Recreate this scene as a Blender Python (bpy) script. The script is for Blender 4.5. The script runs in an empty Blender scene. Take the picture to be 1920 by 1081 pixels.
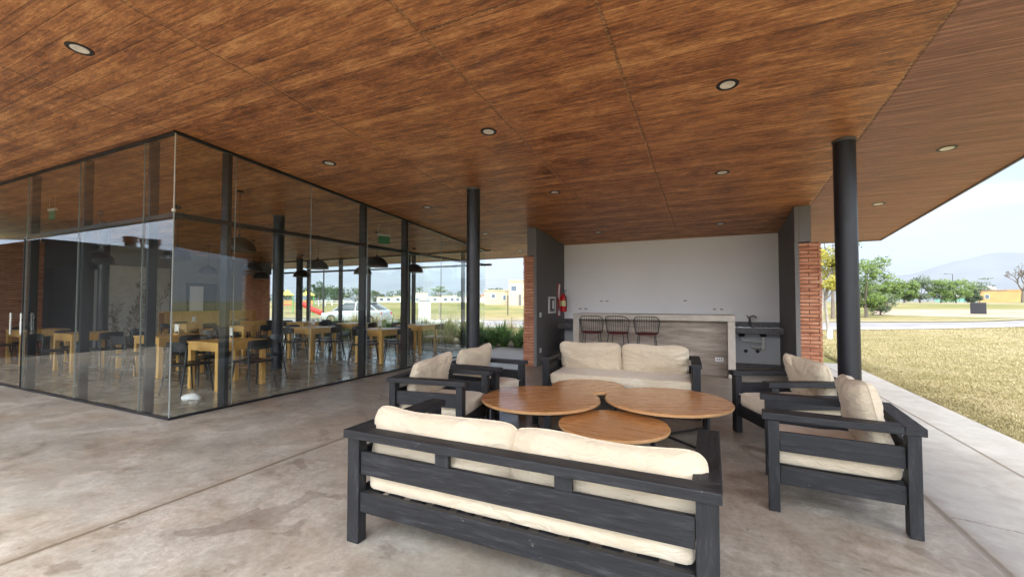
import bpy, bmesh, math, random
from mathutils import Vector, Matrix, noise
R = math.radians
SC = bpy.context.scene
COL = SC.collection

# ------------------------------------------------------------------ camera
YAW, PITCH = R(25.1), math.atan(24.5 / 800)
cd = bpy.data.cameras.new('camera')
cd.sensor_width = 36; cd.lens = 800 / 1920 * 36
cd.clip_start = 0.05; cd.clip_end = 30000
cam = bpy.data.objects.new('camera', cd); COL.objects.link(cam)
cam.location = (0, 0, 1.38)
cam.rotation_euler = (R(90) + PITCH, 0, YAW)
SC.camera = cam
SC.render.resolution_x = 1024; SC.render.resolution_y = 576

# ------------------------------------------------------------------ world and sun
SUN_DIR = Vector((0.50, -0.62, 1.10)).normalized()      # towards the sun
SUN_EL = math.asin(SUN_DIR.z); SUN_AZ = math.atan2(SUN_DIR.x, SUN_DIR.y)
W = bpy.data.worlds.new('World'); SC.world = W; W.use_nodes = True
def build_world():
    nt = W.node_tree; nt.nodes.clear(); N = nt.nodes.new; L = nt.links.new
    out = N('ShaderNodeOutputWorld')
    sky = N('ShaderNodeTexSky'); sky.sky_type = 'NISHITA'; sky.sun_disc = False
    sky.sun_elevation = SUN_EL; sky.sun_rotation = SUN_AZ
    sky.air_density = 1.0; sky.dust_density = 0.4; sky.ozone_density = 1.5
    b1 = N('ShaderNodeBackground'); b1.inputs[1].default_value = 0.05
    L(sky.outputs[0], b1.inputs[0])
    tc = N('ShaderNodeTexCoord'); sp = N('ShaderNodeSeparateXYZ'); L(tc.outputs['Generated'], sp.inputs[0])
    def M(op, a, b=None, c=None, clamp=False):
        n = N('ShaderNodeMath'); n.operation = op; n.use_clamp = clamp
        for i, v in enumerate((a, b, c)):
            if v is None: continue
            if isinstance(v, (int, float)): n.inputs[i].default_value = v
            else: L(v, n.inputs[i])
        return n.outputs[0]
    zc = M('MAXIMUM', sp.outputs[2], 0.0)
    zz = M('ADD', zc, 0.10)
    cb = N('ShaderNodeCombineXYZ')
    L(M('DIVIDE', sp.outputs[0], zz), cb.inputs[0]); L(M('DIVIDE', sp.outputs[1], zz), cb.inputs[1])
    mp = N('ShaderNodeMapping'); mp.inputs['Rotation'].default_value = (0, 0, R(-28)); mp.inputs['Scale'].default_value = (0.20, 0.75, 1)
    mp.inputs['Location'].default_value = (1.3, 0.4, 0)
    L(cb.outputs[0], mp.inputs[0])
    n1 = N('ShaderNodeTexNoise'); n1.inputs['Scale'].default_value = 1.3; n1.inputs['Detail'].default_value = 7; n1.inputs['Roughness'].default_value = 0.55; n1.inputs['Distortion'].default_value = 0.6
    L(mp.outputs[0], n1.inputs['Vector'])
    mask = N('ShaderNodeMapRange'); mask.interpolation_type = 'SMOOTHSTEP'
    L(n1.outputs[0], mask.inputs[0]); mask.inputs[1].default_value = 0.42; mask.inputs[2].default_value = 0.54
    mask.inputs[3].default_value = 0.15; mask.inputs[4].default_value = 1.0
    # brightness of the cloud sheet: thin and plain near the horizon, slightly brighter high up, with an added glow
    up = N('ShaderNodeMapRange'); up.interpolation_type = 'SMOOTHSTEP'; L(sp.outputs[2], up.inputs[0])
    up.inputs[1].default_value = 0.26; up.inputs[2].default_value = 0.75; up.inputs[3].default_value = 1.0; up.inputs[4].default_value = 1.15
    dt = N('ShaderNodeVectorMath'); dt.operation = 'DOT_PRODUCT'; L(tc.outputs['Generated'], dt.inputs[0]); dt.inputs[1].default_value = Vector((0.12, -0.93, 0.36)).normalized()   # added sky glow low behind the camera, brightens the space under the roof
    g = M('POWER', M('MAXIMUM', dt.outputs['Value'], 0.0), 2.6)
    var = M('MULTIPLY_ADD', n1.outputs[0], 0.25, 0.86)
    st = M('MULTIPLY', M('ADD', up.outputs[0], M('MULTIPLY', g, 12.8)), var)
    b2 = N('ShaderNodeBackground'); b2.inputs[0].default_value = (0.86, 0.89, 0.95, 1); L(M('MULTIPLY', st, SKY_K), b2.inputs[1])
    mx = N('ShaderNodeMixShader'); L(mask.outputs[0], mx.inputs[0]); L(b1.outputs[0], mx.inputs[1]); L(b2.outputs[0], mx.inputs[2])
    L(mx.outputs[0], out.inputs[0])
SKY_K = 0.25
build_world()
sd = bpy.data.lights.new('sun', 'SUN'); sd.energy = 0.75; sd.angle = R(14); sd.color = (1, 0.95, 0.87)
so = bpy.data.objects.new('sun', sd); COL.objects.link(so)
so.rotation_euler = SUN_DIR.to_track_quat('Z', 'Y').to_euler(); so.location = (0, 0, 30)
SC.view_settings.view_transform = 'Standard'; SC.view_settings.look = 'None'
SC.view_settings.exposure = 2.47; SC.view_settings.gamma = 1
SC.cycles.max_bounces = 14; SC.cycles.diffuse_bounces = 6; SC.cycles.glossy_bounces = 5
SC.cycles.transparent_max_bounces = 24; SC.cycles.transmission_bounces = 8
SC.cycles.sample_clamp_indirect = 6; SC.cycles.use_denoising = True
SC.cycles.caustics_reflective = False; SC.cycles.caustics_refractive = False

# ------------------------------------------------------------------ node helper
class NT:
    def __init__(s, name):
        s.m = bpy.data.materials.new(name); s.m.use_nodes = True
        s.t = s.m.node_tree; s.t.nodes.clear()
        s.out = s.t.nodes.new('ShaderNodeOutputMaterial')
    def n(s, typ, props=None, **inp):
        nd = s.t.nodes.new('ShaderNode' + typ)
        for k, v in (props or {}).items(): setattr(nd, k, v)
        for k, v in inp.items():
            key = int(k[1:]) if k[0] == 'i' and k[1:].isdigit() else k.replace('_', ' ')
            s.set(nd.inputs[key], v)
        return nd
    def set(s, sock, v):
        if isinstance(v, bpy.types.NodeSocket): s.t.links.new(v, sock)
        elif isinstance(v, bpy.types.Node): s.t.links.new(v.outputs[0], sock)
        else:
            if isinstance(v, tuple) and len(v) == 3 and sock.type == 'RGBA': v = v + (1,)
            sock.default_value = v
    def math(s, op, a, b=0.0, c=0.0, clamp=False):
        nd = s.n('Math', dict(operation=op, use_clamp=clamp)); s.set(nd.inputs[0], a); s.set(nd.inputs[1], b); s.set(nd.inputs[2], c)
        return nd.outputs[0]
    def coords(s, scale=(1, 1, 1), rot=(0, 0, 0), loc=(0, 0, 0), kind='Object'):
        tc = s.n('TexCoord'); mp = s.n('Mapping')
        s.t.links.new(tc.outputs[kind], mp.inputs[0])
        mp.inputs['Scale'].default_value = scale; mp.inputs['Rotation'].default_value = rot; mp.inputs['Location'].default_value = loc
        return mp.outputs[0]
    def noise(s, vec, scale, detail=5, rough=0.55, dist=0.0):
        nd = s.n('TexNoise', None, Scale=float(scale), Detail=float(detail), Roughness=rough, Distortion=dist)
        s.t.links.new(vec, nd.inputs['Vector']); return nd.outputs[0]
    def ramp(s, fac, stops, interp='LINEAR'):
        nd = s.n('ValToRGB'); cr = nd.color_ramp; cr.interpolation = interp
        while len(cr.elements) < len(stops): cr.elements.new(0.5)
        for e, (p, c) in zip(cr.elements, stops): e.position = p; e.color = tuple(c) + (1,) if len(c) == 3 else c
        s.set(nd.inputs[0], fac); return nd.outputs[0]
    def mix(s, fac, a, b, mode='MIX'):
        nd = s.n('Mix', dict(data_type='RGBA', blend_type=mode))
        s.set(nd.inputs[0], fac); s.set(nd.inputs[6], a); s.set(nd.inputs[7], b); return nd.outputs[2]
    def rng(s, v, a, b, c=0.0, d=1.0, smooth=True):
        nd = s.n('MapRange', dict(interpolation_type='SMOOTHSTEP' if smooth else 'LINEAR'))
        s.set(nd.inputs[0], v)
        for i, x in enumerate((a, b, c, d)): nd.inputs[i + 1].default_value = x
        return nd.outputs[0]
    def bump(s, h, strength=0.3, dist=0.01):
        return s.n('Bump', None, Strength=strength, Distance=dist, Height=h).outputs[0]
    def principled(s, color, rough=0.5, metal=0.0, spec=0.5, normal=None, **kw):
        p = s.n('BsdfPrincipled'); s.set(p.inputs['Base Color'], color); s.set(p.inputs['Roughness'], rough)
        s.set(p.inputs['Metallic'], metal); s.set(p.inputs['Specular IOR Level'], spec)
        if normal is not None: s.set(p.inputs['Normal'], normal)
        for k, v in kw.items(): s.set(p.inputs[k.replace('_', ' ')], v)
        s.t.links.new(p.outputs[0], s.out.inputs[0]); return s.m

def simple(name, col, rough=0.5, metal=0.0, var=0.12, scale=6.0, bump=0.0, spec=0.5):
    t = NT(name); c = t.coords(); nz = t.noise(c, scale, 4)
    a = tuple(v * (1 - var) for v in col); b = tuple(min(1, v * (1 + var)) for v in col)
    colr = t.ramp(nz, [(0.3, a), (0.7, b)])
    nrm = t.bump(t.noise(c, scale * 8, 3), bump, 0.005) if bump else None
    r = t.rng(nz, 0.3, 0.7, max(0.02, rough - 0.06), min(1, rough + 0.06))
    return t.principled(colr, r, metal, spec, nrm)

M = {}
def mat_ceiling():
    t = NT('painted_board_ceiling')
    o = t.coords()
    sp = t.n('SeparateXYZ'); t.set(sp.inputs[0], o); X, Y = sp.outputs[0], sp.outputs[1]
    blotch = t.noise(t.coords((0.9, 2.0, 1)), 2.0, 9, 0.72, 0.5)
    streak = t.noise(t.coords((1.5, 9, 1)), 2.4, 9, 0.74, 0.25)
    fine = t.noise(t.coords((6, 34, 1)), 3.0, 5, 0.7, 0.6)
    ridge = t.rng(t.noise(t.coords((3.5, 13, 1), loc=(4, 2, 0)), 9.0, 5, 0.78, 1.5), 0.54, 0.66)
    # board courses of 0.14 m running across, each with a tone of its own
    long = t.noise(t.coords((0.35, 24, 1), loc=(2, 0, 0)), 2.2, 6, 0.62, 0.15)
    wv = t.math('FRACT', t.math('MULTIPLY', Y, 7.2))
    gap = t.rng(t.math('ABSOLUTE', t.math('SUBTRACT', wv, 0.5)), 0.44, 0.5)
    row = t.n('TexWhiteNoise', dict(noise_dimensions='1D')); t.set(row.inputs['W'], t.math('FLOOR', t.math('MULTIPLY', Y, 7.2)))
    v = t.math('ADD', t.math('MULTIPLY', blotch, 0.42), t.math('MULTIPLY', streak, 0.50))
    v = t.math('ADD', v, t.math('MULTIPLY', fine, 0.36)); v = t.math('ADD', v, t.math('MULTIPLY', long, 0.30))
    v = t.math('ADD', v, t.math('MULTIPLY', row.outputs[0], 0.07))
    v = t.math('SUBTRACT', v, 0.325)
    base = t.ramp(v, [(0.37, (0.15, 0.048, 0.021)), (0.45, (0.36, 0.130, 0.049)), (0.53, (0.62, 0.260, 0.100)), (0.63, (0.88, 0.47, 0.21))])
    base = t.mix(t.math('MULTIPLY', ridge, 0.38), base, (0.72, 0.42, 0.22))
    # the outer strip is a smoother, greyer stain
    outer = t.ramp(t.math('ADD', t.math('MULTIPLY', streak, 0.45), t.math('MULTIPLY', long, 0.55)), [(0.38, (0.17, 0.060, 0.044)), (0.50, (0.36, 0.148, 0.105)), (0.61, (0.60, 0.30, 0.215))])
    wob = t.math('MULTIPLY_ADD', t.noise(o, 3.0, 3), 0.04, -0.02)
    xs = t.math('ADD', X, wob)
    side = t.rng(xs, 1.485, 1.50)
    col = t.mix(side, base, outer)
    line = None; soft = None
    for x0 in (1.49, -0.68, -1.99, -3.77, -5.82, -8.2, -10.6, -13.0, 3.9):
        d = t.math('ABSOLUTE', t.math('SUBTRACT', xs, x0))
        l = t.rng(d, 0.004, 0.020, 1, 0); line = l if line is None else t.math('MAXIMUM', line, l)
    inn = t.rng(X, 1.45, 1.5, 1, 0)
    for y0 in (0.55, 2.60, 5.05, 7.45, 9.8):
        d = t.math('ABSOLUTE', t.math('SUBTRACT', t.math('ADD', Y, t.math('MULTIPLY', wob, 1.5)), y0))
        l = t.math('MULTIPLY', t.rng(d, 0.004, 0.014, 1, 0), inn)
        l = t.math('MULTIPLY', l, t.rng(t.noise(t.coords((0.5, 0.5, 1)), 1.1, 2), 0.42, 0.56))
        line = t.math('MAXIMUM', line, l)
    crumb = t.rng(t.noise(t.coords((9, 9, 9)), 5, 3), 0.42, 0.60)
    lc = t.mix(crumb, (0.13, 0.05, 0.024), (0.62, 0.33, 0.16))
    col = t.mix(t.math('MULTIPLY', line, 0.70), col, lc)
    col = t.mix(t.math('MULTIPLY', gap, 0.38), col, (0.04, 0.015, 0.008))
    h = t.math('ADD', t.math('MULTIPLY', fine, 0.9), t.math('MULTIPLY', streak, 0.7))
    h = t.math('SUBTRACT', h, t.math('MULTIPLY', line, 1.2)); h = t.math('SUBTRACT', h, t.math('MULTIPLY', gap, 0.35))
    rough = t.rng(streak, 0.35, 0.7, 0.36, 0.58)
    return t.principled(col, rough, 0, 0.5, t.bump(t.math('ADD', h, t.math('MULTIPLY', ridge, 0.5)), 0.8, 0.012))

def mat_floor():
    t = NT('stained_concrete_floor')
    o = t.coords(); sp = t.n('SeparateXYZ'); t.set(sp.inputs[0], o); X, Y = sp.outputs[0], sp.outputs[1]
    big = t.noise(o, 0.55, 6, 0.62, 0.8)
    mid = t.noise(t.coords((1, 1.3, 1), (0, 0, R(20))), 1.9, 8, 0.66, 1.0)
    cloud = t.noise(t.coords((1, 1, 1), loc=(7, 3, 0)), 5.5, 8, 0.7, 0.6)
    fine = t.noise(o, 70, 4, 0.6)
    grit = t.noise(t.coords((1, 1, 1), loc=(5, 1, 0)), 22, 8, 0.75, 0.4)
    v = t.math('ADD', t.math('MULTIPLY', big, 0.30), t.math('MULTIPLY', mid, 0.34)); v = t.math('ADD', v, t.math('MULTIPLY', cloud, 0.30)); v = t.math('ADD', v, t.math('MULTIPLY', grit, 0.28)); v = t.math('SUBTRACT', v, 0.11)
    col = t.ramp(v, [(0.36, (0.145, 0.118, 0.088)), (0.45, (0.275, 0.235, 0.183)), (0.53, (0.385, 0.342, 0.28)), (0.63, (0.54, 0.50, 0.425))])
    warm = t.rng(t.noise(t.coords((1, 1, 1), loc=(3, 9, 1)), 0.8, 4, 0.6, 0.5), 0.45, 0.68)
    col = t.mix(t.math('MULTIPLY', warm, 0.55), col, t.mix(0.5, col, (0.42, 0.30, 0.19)))
    cool = t.rng(t.noise(t.coords((1, 1, 1), loc=(11, 4, 2)), 0.7, 4, 0.6, 0.8), 0.46, 0.62)
    col = t.mix(t.math('MULTIPLY', cool, 0.45), col, t.mix(0.6, col, (0.36, 0.375, 0.335)))
    vn = t.noise(t.coords((1, 1.4, 1), (0, 0, R(25)), (9, 9, 0)), 4.5, 9, 0.72, 1.5)
    vein = t.math('MULTIPLY', t.rng(t.math('ABSOLUTE', t.math('SUBTRACT', vn, 0.5)), 0.0, 0.012, 1, 0), t.rng(mid, 0.42, 0.60))
    col = t.mix(t.math('MULTIPLY', vein, 0.42), col, (0.13, 0.11, 0.085))
    # water stains with a sharper outline
    st = t.noise(t.coords((1, 1, 1), loc=(1.7, 5.2, 0)), 1.35, 5, 0.55, 1.2)
    core = t.rng(st, 0.635, 0.65); rim = t.math('MULTIPLY', t.rng(st, 0.61, 0.635), t.rng(st, 0.635, 0.66, 1, 0))
    col = t.mix(t.math('MULTIPLY', core, 0.42), col, (0.17, 0.13, 0.10))
    col = t.mix(t.math('MULTIPLY', rim, 0.35), col, (0.15, 0.11, 0.08))
    spots = t.rng(t.noise(t.coords((1, 1, 1), loc=(2, 2, 0)), 9, 3, 0.5, 0.8), 0.70, 0.74)
    col = t.mix(t.math('MULTIPLY', spots, 0.5), col, (0.13, 0.10, 0.08))
    # paler, rougher outer strip
    out = t.rng(X, 1.335, 1.345)
    pale = t.ramp(t.math('ADD', t.math('MULTIPLY', cloud, 0.5), t.math('MULTIPLY', big, 0.5)), [(0.35, (0.29, 0.272, 0.245)), (0.65, (0.43, 0.415, 0.38))])
    col = t.mix(t.math('MULTIPLY', out, 0.85), col, pale)
    wob = t.math('MULTIPLY_ADD', t.noise(o, 7, 3), 0.03, -0.015)
    line = None
    for x0, w in ((-3.40, 0.017), (1.34, 0.024), (2.20, 0.016), (-8.2, 0.01), (-13.0, 0.01)):
        d = t.math('ABSOLUTE', t.math('SUBTRACT', t.math('ADD', X, t.math('MULTIPLY', wob, 0.5)), x0))
        l = t.rng(d, w * 0.5, w * 1.3, 1, 0); line = l if line is None else t.math('MAXIMUM', line, l)
    for y0 in (-0.2, 8.35):
        d = t.math('ABSOLUTE', t.math('SUBTRACT', Y, y0)); line = t.math('MAXIMUM', line, t.math('MULTIPLY', t.rng(d, 0.004, 0.012, 1, 0), t.rng(X, 1.3, 1.31, 1, 0)))
    halo2 = t.rng(t.math('ABSOLUTE', t.math('SUBTRACT', t.math('ADD', X, t.math('MULTIPLY', wob, 4)), -3.43)), 0.01, 0.09, 1, 0)
    col = t.mix(t.math('MULTIPLY', halo2, 0.35), col, (0.24, 0.185, 0.12))
    halo = t.rng(t.math('ABSOLUTE', t.math('SUBTRACT', t.math('ADD', X, t.math('MULTIPLY', wob, 3)), 1.34)), 0.02, 0.10, 1, 0)
    cy = t.math('ADD', t.math('MULTIPLY_ADD', X, -0.28, 4.10), t.math('MULTIPLY_ADD', t.noise(o, 6, 5, 0.7), 0.16, -0.08))
    crack = t.math('MULTIPLY', t.rng(t.math('ABSOLUTE', t.math('SUBTRACT', Y, cy)), 0.003, 0.009, 1, 0), t.math('MULTIPLY', t.rng(X, 1.36, 1.37), t.rng(X, 2.15, 2.18, 1, 0)))
    line = t.math('MAXIMUM', line, crack)
    col = t.mix(t.math('MULTIPLY', halo, 0.40), col, (0.22, 0.17, 0.12))
    col = t.mix(t.math('MULTIPLY', line, 0.8), col, (0.15, 0.115, 0.075))
    h = t.math('SUBTRACT', t.math('ADD', t.math('MULTIPLY', fine, 0.18), t.math('MULTIPLY', cloud, 0.6)), t.math('MULTIPLY', line, 1.5))
    inside = t.math('MULTIPLY', t.rng(X, -5.8, -5.7, 1, 0), t.rng(Y, 2.8, 2.9))
    rough = t.rng(mid, 0.35, 0.68, 0.30, 0.52)
    rough = t.math('ADD', rough, t.math('MULTIPLY', out, 0.22)); rough = t.math('SUBTRACT', rough, t.math('MULTIPLY', inside, 0.20))
    return t.principled(col, rough, 0, 0.5, t.bump(h, 0.22, 0.004))

def mat_glass():
    t = NT('clear_glass')
    lw = t.n('LayerWeight', None, Blend=0.5)
    f = t.math('POWER', lw.outputs['Facing'], 4.2)
    f = t.math('MULTIPLY_ADD', f, 0.72, 0.042)
    tr = t.n('BsdfTransparent', None, Color=(0.960, 0.984, 0.970))
    gl = t.n('BsdfGlossy', None, Color=(0.95, 0.98, 1.0), Roughness=0.0)
    mx = t.n('MixShader'); t.set(mx.inputs[0], f); t.set(mx.inputs[1], tr.outputs[0]); t.set(mx.inputs[2], gl.outputs[0])
    t.t.links.new(mx.outputs[0], t.out.inputs[0]); return t.m

def mat_streak(name, stops, scale=(1, 14, 14), rough=(0.35, 0.55), bump=0.3, bd=0.003, coat=0.0, freq=2.5, chips=False):
    t = NT(name); c = t.coords(scale)
    a = t.noise(c, freq, 7, 0.62, 0.5); b = t.noise(t.coords(tuple(s * 4 for s in scale)), freq, 4, 0.6)
    v = t.math('ADD', t.math('MULTIPLY', a, 0.7), t.math('MULTIPLY', b, 0.3))
    col = t.ramp(v, stops)
    if chips:
        ch = t.rng(t.noise(t.coords(tuple(s ** .4 for s in scale)), 11, 4, 0.6, 0.8), 0.70, 0.73)
        col = t.mix(t.math('MULTIPLY', ch, 0.6), col, (0.15, 0.135, 0.115))
    m = t.principled(col, t.rng(v, 0.35, 0.65, rough[0], rough[1]), 0, 0.35 if chips else 0.5, t.bump(v, bump, bd))
    if coat:
        p = [n for n in t.t.nodes if n.type == 'BSDF_PRINCIPLED'][0]; p.inputs['Coat Weight'].default_value = coat; p.inputs['Coat Roughness'].default_value = 0.22
    return m

def mat_fabric(name='cream_canvas'):
    t = NT(name); o = t.coords()
    a = t.noise(o, 2.2, 4, 0.6); b = t.noise(t.coords((1, 1, 2.2)), 7, 6, 0.55, 1.6); w = t.noise(t.coords((1, 1, 1)), 420, 2, 0.5)
    col = t.ramp(t.math('ADD', t.math('MULTIPLY', a, 0.85), t.math('MULTIPLY', b, 0.15)), [(0.25, (0.56, 0.46, 0.32)), (0.52, (0.64, 0.54, 0.39)), (0.7, (0.71, 0.62, 0.475))])
    h = t.math('ADD', t.math('MULTIPLY', b, 1.0), t.math('MULTIPLY', w, 0.10))
    return t.principled(col, 0.9, 0, 0.2, t.bump(h, 0.75, 0.022), Sheen_Weight=0.25)

def mat_brick():
    t = NT('fired_brick'); o = t.coords()
    a = t.noise(t.coords((3, 3, 18)), 1.2, 3, 0.5); b = t.noise(o, 40, 5, 0.65)
    v = t.math('ADD', t.math('MULTIPLY', a, 0.7), t.math('MULTIPLY', b, 0.3))
    col = t.ramp(v, [(0.32, (0.32, 0.12, 0.065)), (0.5, (0.52, 0.22, 0.12)), (0.68, (0.66, 0.35, 0.21))])
    return t.principled(col, 0.85, 0, 0.3, t.bump(b, 0.5, 0.006))

def mat_leaf(name, dark, light, nscale=1.3, trans=0.25):
    t = NT(name); o = t.coords()
    a = t.noise(o, nscale, 3, 0.5); b = t.noise(o, nscale * 9, 2, 0.5)
    v = t.math('ADD', t.math('MULTIPLY', a, 0.55), t.math('MULTIPLY', b, 0.45))
    col = t.ramp(v, [(0.36, dark), (0.62, light)])
    d = t.n('BsdfPrincipled', None, Base_Color=col, Roughness=0.6)
    tr = t.n('BsdfTranslucent', None, Color=col)
    mx = t.n('MixShader', None, Fac=trans); t.set(mx.inputs[1], d.outputs[0]); t.set(mx.inputs[2], tr.outputs[0])
    t.t.links.new(mx.outputs[0], t.out.inputs[0]); return t.m

def mat_lawn():
    t = NT('dry_lawn'); o = t.coords(); sp = t.n('SeparateXYZ'); t.set(sp.inputs[0], o)
    a = t.noise(o, 0.12, 6, 0.6, 0.6); b = t.noise(o, 0.9, 7, 0.7, 0.5); c = t.noise(o, 14, 5, 0.7)
    v = t.math('ADD', t.math('MULTIPLY', a, 0.35), t.math('MULTIPLY', b, 0.40)); v = t.math('ADD', v, t.math('MULTIPLY', c, 0.30))
    col = t.ramp(v, [(0.40, (0.10, 0.10, 0.03)), (0.475, (0.21, 0.175, 0.070)), (0.54, (0.265, 0.215, 0.112)), (0.64, (0.33, 0.275, 0.16))])
    # greener band close to the slab edge
    edge = t.math('MULTIPLY', t.rng(sp.outputs[0], 2.7, 3.6, 1, 0), t.rng(sp.outputs[0], 2.0, 2.1))
    col = t.mix(t.math('MULTIPLY', edge, t.rng(b, 0.4, 0.6)), col, (0.14, 0.145, 0.045))
    far = t.n('VectorMath', dict(operation='LENGTH')); t.set(far.inputs[0], o); D = far.outputs['Value']
    fcol = t.ramp(t.noise(t.coords((1, 1, 1)), 0.035, 6, 0.65, 0.8), [(0.38, (0.11, 0.14, 0.04)), (0.5, (0.22, 0.20, 0.08)), (0.62, (0.34, 0.285, 0.165))])
    col = t.mix(t.math('MULTIPLY', t.rng(D, 35, 60), 0.8), col, fcol)
    return t.principled(col, 0.95, 0, 0.1, t.bump(c, 0.6, 0.03))

M['ceiling'] = mat_ceiling(); M['floor'] = mat_floor(); M['glass'] = mat_glass()
M['char'] = mat_streak('charcoal_stained_timber', [(0.3, (0.008, 0.008, 0.009)), (0.52, (0.0165, 0.017, 0.019)), (0.72, (0.050, 0.050, 0.053))], (2.0, 16, 16), (0.46, 0.66), 0.6, 0.005, chips=True)
M['char_y'] = mat_streak('charcoal_stained_timber_lengthwise', [(0.3, (0.008, 0.008, 0.009)), (0.52, (0.0165, 0.017, 0.019)), (0.72, (0.050, 0.050, 0.053))], (16, 2.0, 16), (0.46, 0.66), 0.6, 0.005, chips=True)
M['char_z'] = mat_streak('charcoal_stained_timber_upright', [(0.3, (0.008, 0.008, 0.009)), (0.52, (0.0165, 0.017, 0.019)), (0.72, (0.050, 0.050, 0.053))], (16, 16, 2.0), (0.46, 0.66), 0.6, 0.005, chips=True)
M['fabric'] = mat_fabric()
M['tabletop'] = mat_streak('honey_veneer', [(0.3, (0.56, 0.25, 0.078)), (0.5, (0.62, 0.290, 0.096)), (0.7, (0.67, 0.325, 0.115))], (0.9, 9, 4), (0.22, 0.34), 0.05, 0.001, 0.7)
M['ply'] = mat_streak('ply_edge', [(0.35, (0.50, 0.27, 0.11)), (0.65, (0.68, 0.42, 0.20))], (1, 1, 40), (0.4, 0.6))
M['pine'] = mat_streak('pale_pine', [(0.3, (0.58, 0.29, 0.075)), (0.5, (0.74, 0.42, 0.12)), (0.7, (0.82, 0.52, 0.19))], (6, 6, 1.5), (0.35, 0.5), 0.1, 0.001, 0.2)
M['seal'] = simple('pale_silicone_seal', (0.27, 0.30, 0.285), 0.4)
M['blackmetal'] = simple('black_powder_coat', (0.014, 0.015, 0.018), 0.38, 0.0, 0.2)
M['column'] = simple('charcoal_painted_steel', (0.012, 0.0125, 0.016), 0.42, 0.0, 0.25, 3, 0.15)
M['darkgrey'] = simple('dark_grey_render', (0.12, 0.114, 0.109), 0.85, 0, 0.10, 1.2, 0.3)
M['capgrey'] = simple('mid_grey_render', (0.18, 0.173, 0.165), 0.85, 0, 0.08, 2, 0.25)
M['midgrey'] = simple('interior_grey_paint', (0.26, 0.25, 0.235), 0.8, 0, 0.08, 1)
M['white_wall'] = simple('white_wall_paint', (0.88, 0.86, 0.825), 0.8, 0, 0.03, 1.0, 0.15)
M['lower_grey'] = simple('cool_grey_wall_paint', (0.54, 0.545, 0.55), 0.8, 0, 0.03, 1.0, 0.15)
M['bar'] = mat_streak('board_formed_concrete', [(0.28, (0.15, 0.112, 0.08)), (0.48, (0.31, 0.25, 0.195)), (0.7, (0.50, 0.425, 0.345))], (0.7, 3, 5.5), (0.6, 0.8), 0.6, 0.01, 0, 2.2)
M['barsmooth'] = simple('cast_concrete', (0.50, 0.445, 0.37), 0.75, 0, 0.16, 5, 0.3)
M['granite'] = simple('dark_granite', (0.085, 0.078, 0.076), 0.45, 0, 0.5, 30, 0.0)
M['brick'] = mat_brick(); M['mortar'] = simple('mortar', (0.17, 0.10, 0.075), 0.95, 0, 0.2, 20, 0.4)
M['steel'] = simple('brushed_steel', (0.62, 0.62, 0.62), 0.25, 1.0, 0.05)
M['chrome_dark'] = simple('dark_chrome', (0.10, 0.10, 0.11), 0.2, 0.9, 0.1)
M['whiteplastic'] = simple('white_plastic', (0.78, 0.77, 0.74), 0.4, 0, 0.03)
M['offwhite'] = simple('off_white_plastic', (0.66, 0.65, 0.60), 0.45, 0, 0.04)
M['red'] = simple('red_enamel', (0.55, 0.015, 0.012), 0.25, 0, 0.08)
M['redseat'] = simple('dark_red_vinyl', (0.22, 0.025, 0.018), 0.5, 0, 0.15)
M['yellowlabel'] = simple('pale_yellow_label', (0.75, 0.66, 0.30), 0.5); M['bluelabel'] = simple('blue_label', (0.12, 0.28, 0.55), 0.5)
M['greensign'] = simple('green_sign_face', (0.03, 0.22, 0.10), 0.4, 0, 0.15)
M['lawn'] = mat_lawn()
M['lampglass'] = simple('frosted_lens', (0.85, 0.82, 0.78), 0.35, 0, 0.02)
M['bark'] = mat_streak('bark', [(0.3, (0.09, 0.065, 0.05)), (0.7, (0.22, 0.18, 0.14))], (8, 8, 2), (0.8, 0.95), 0.6, 0.02)
M['palebark'] = mat_streak('pale_bark', [(0.3, (0.22, 0.19, 0.16)), (0.7, (0.38, 0.34, 0.29))], (8, 8, 2), (0.8, 0.95), 0.6, 0.02)
M['limewash'] = simple('limewash', (0.8, 0.8, 0.76), 0.8)
M['leaf_mid'] = mat_leaf('mid_green_leaves', (0.05, 0.095, 0.018), (0.19, 0.27, 0.045))
M['leaf_dark'] = mat_leaf('dark_green_leaves', (0.018, 0.05, 0.014), (0.06, 0.125, 0.03))
M['leaf_grey'] = mat_leaf('grey_green_leaves', (0.05, 0.08, 0.035), (0.14, 0.18, 0.085))
M['leaf_yellow'] = mat_leaf('yellow_green_leaves', (0.16, 0.19, 0.03), (0.52, 0.43, 0.06), 2.2)
M['leaf_blade'] = mat_leaf('strap_leaves', (0.05, 0.12, 0.025), (0.20, 0.33, 0.08), 3.0)
M['leaf_straw'] = mat_leaf('straw_blades', (0.22, 0.19, 0.07), (0.50, 0.42, 0.20), 3.0)
M['grassblade'] = mat_leaf('lawn_blades', (0.27, 0.23, 0.10), (0.43, 0.37, 0.19), 1.2)
M['asphalt'] = simple('worn_asphalt', (0.22, 0.21, 0.205), 0.9, 0, 0.2, 0.6, 0.4)
M['pavement'] = simple('pale_pavement', (0.30, 0.28, 0.245), 0.9, 0, 0.12, 0.8, 0.3)
M['earth'] = simple('dry_earth', (0.31, 0.25, 0.17), 0.95, 0, 0.25, 0.4, 0.4)
M['greengrass'] = simple('watered_grass', (0.13, 0.22, 0.035), 0.95, 0, 0.3, 0.5, 0.4)
M['stone'] = simple('pale_fieldstone', (0.48, 0.46, 0.41), 0.9, 0, 0.25, 3, 0.6)
M['white_render'] = simple('white_render', (0.72, 0.70, 0.66), 0.85, 0, 0.08, 0.8)
M['orange_render'] = simple('ochre_render', (0.50, 0.27, 0.10), 0.85, 0, 0.12, 0.5)
M['beige_render'] = simple('beige_render', (0.46, 0.40, 0.25), 0.85, 0, 0.08, 0.6)
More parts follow.
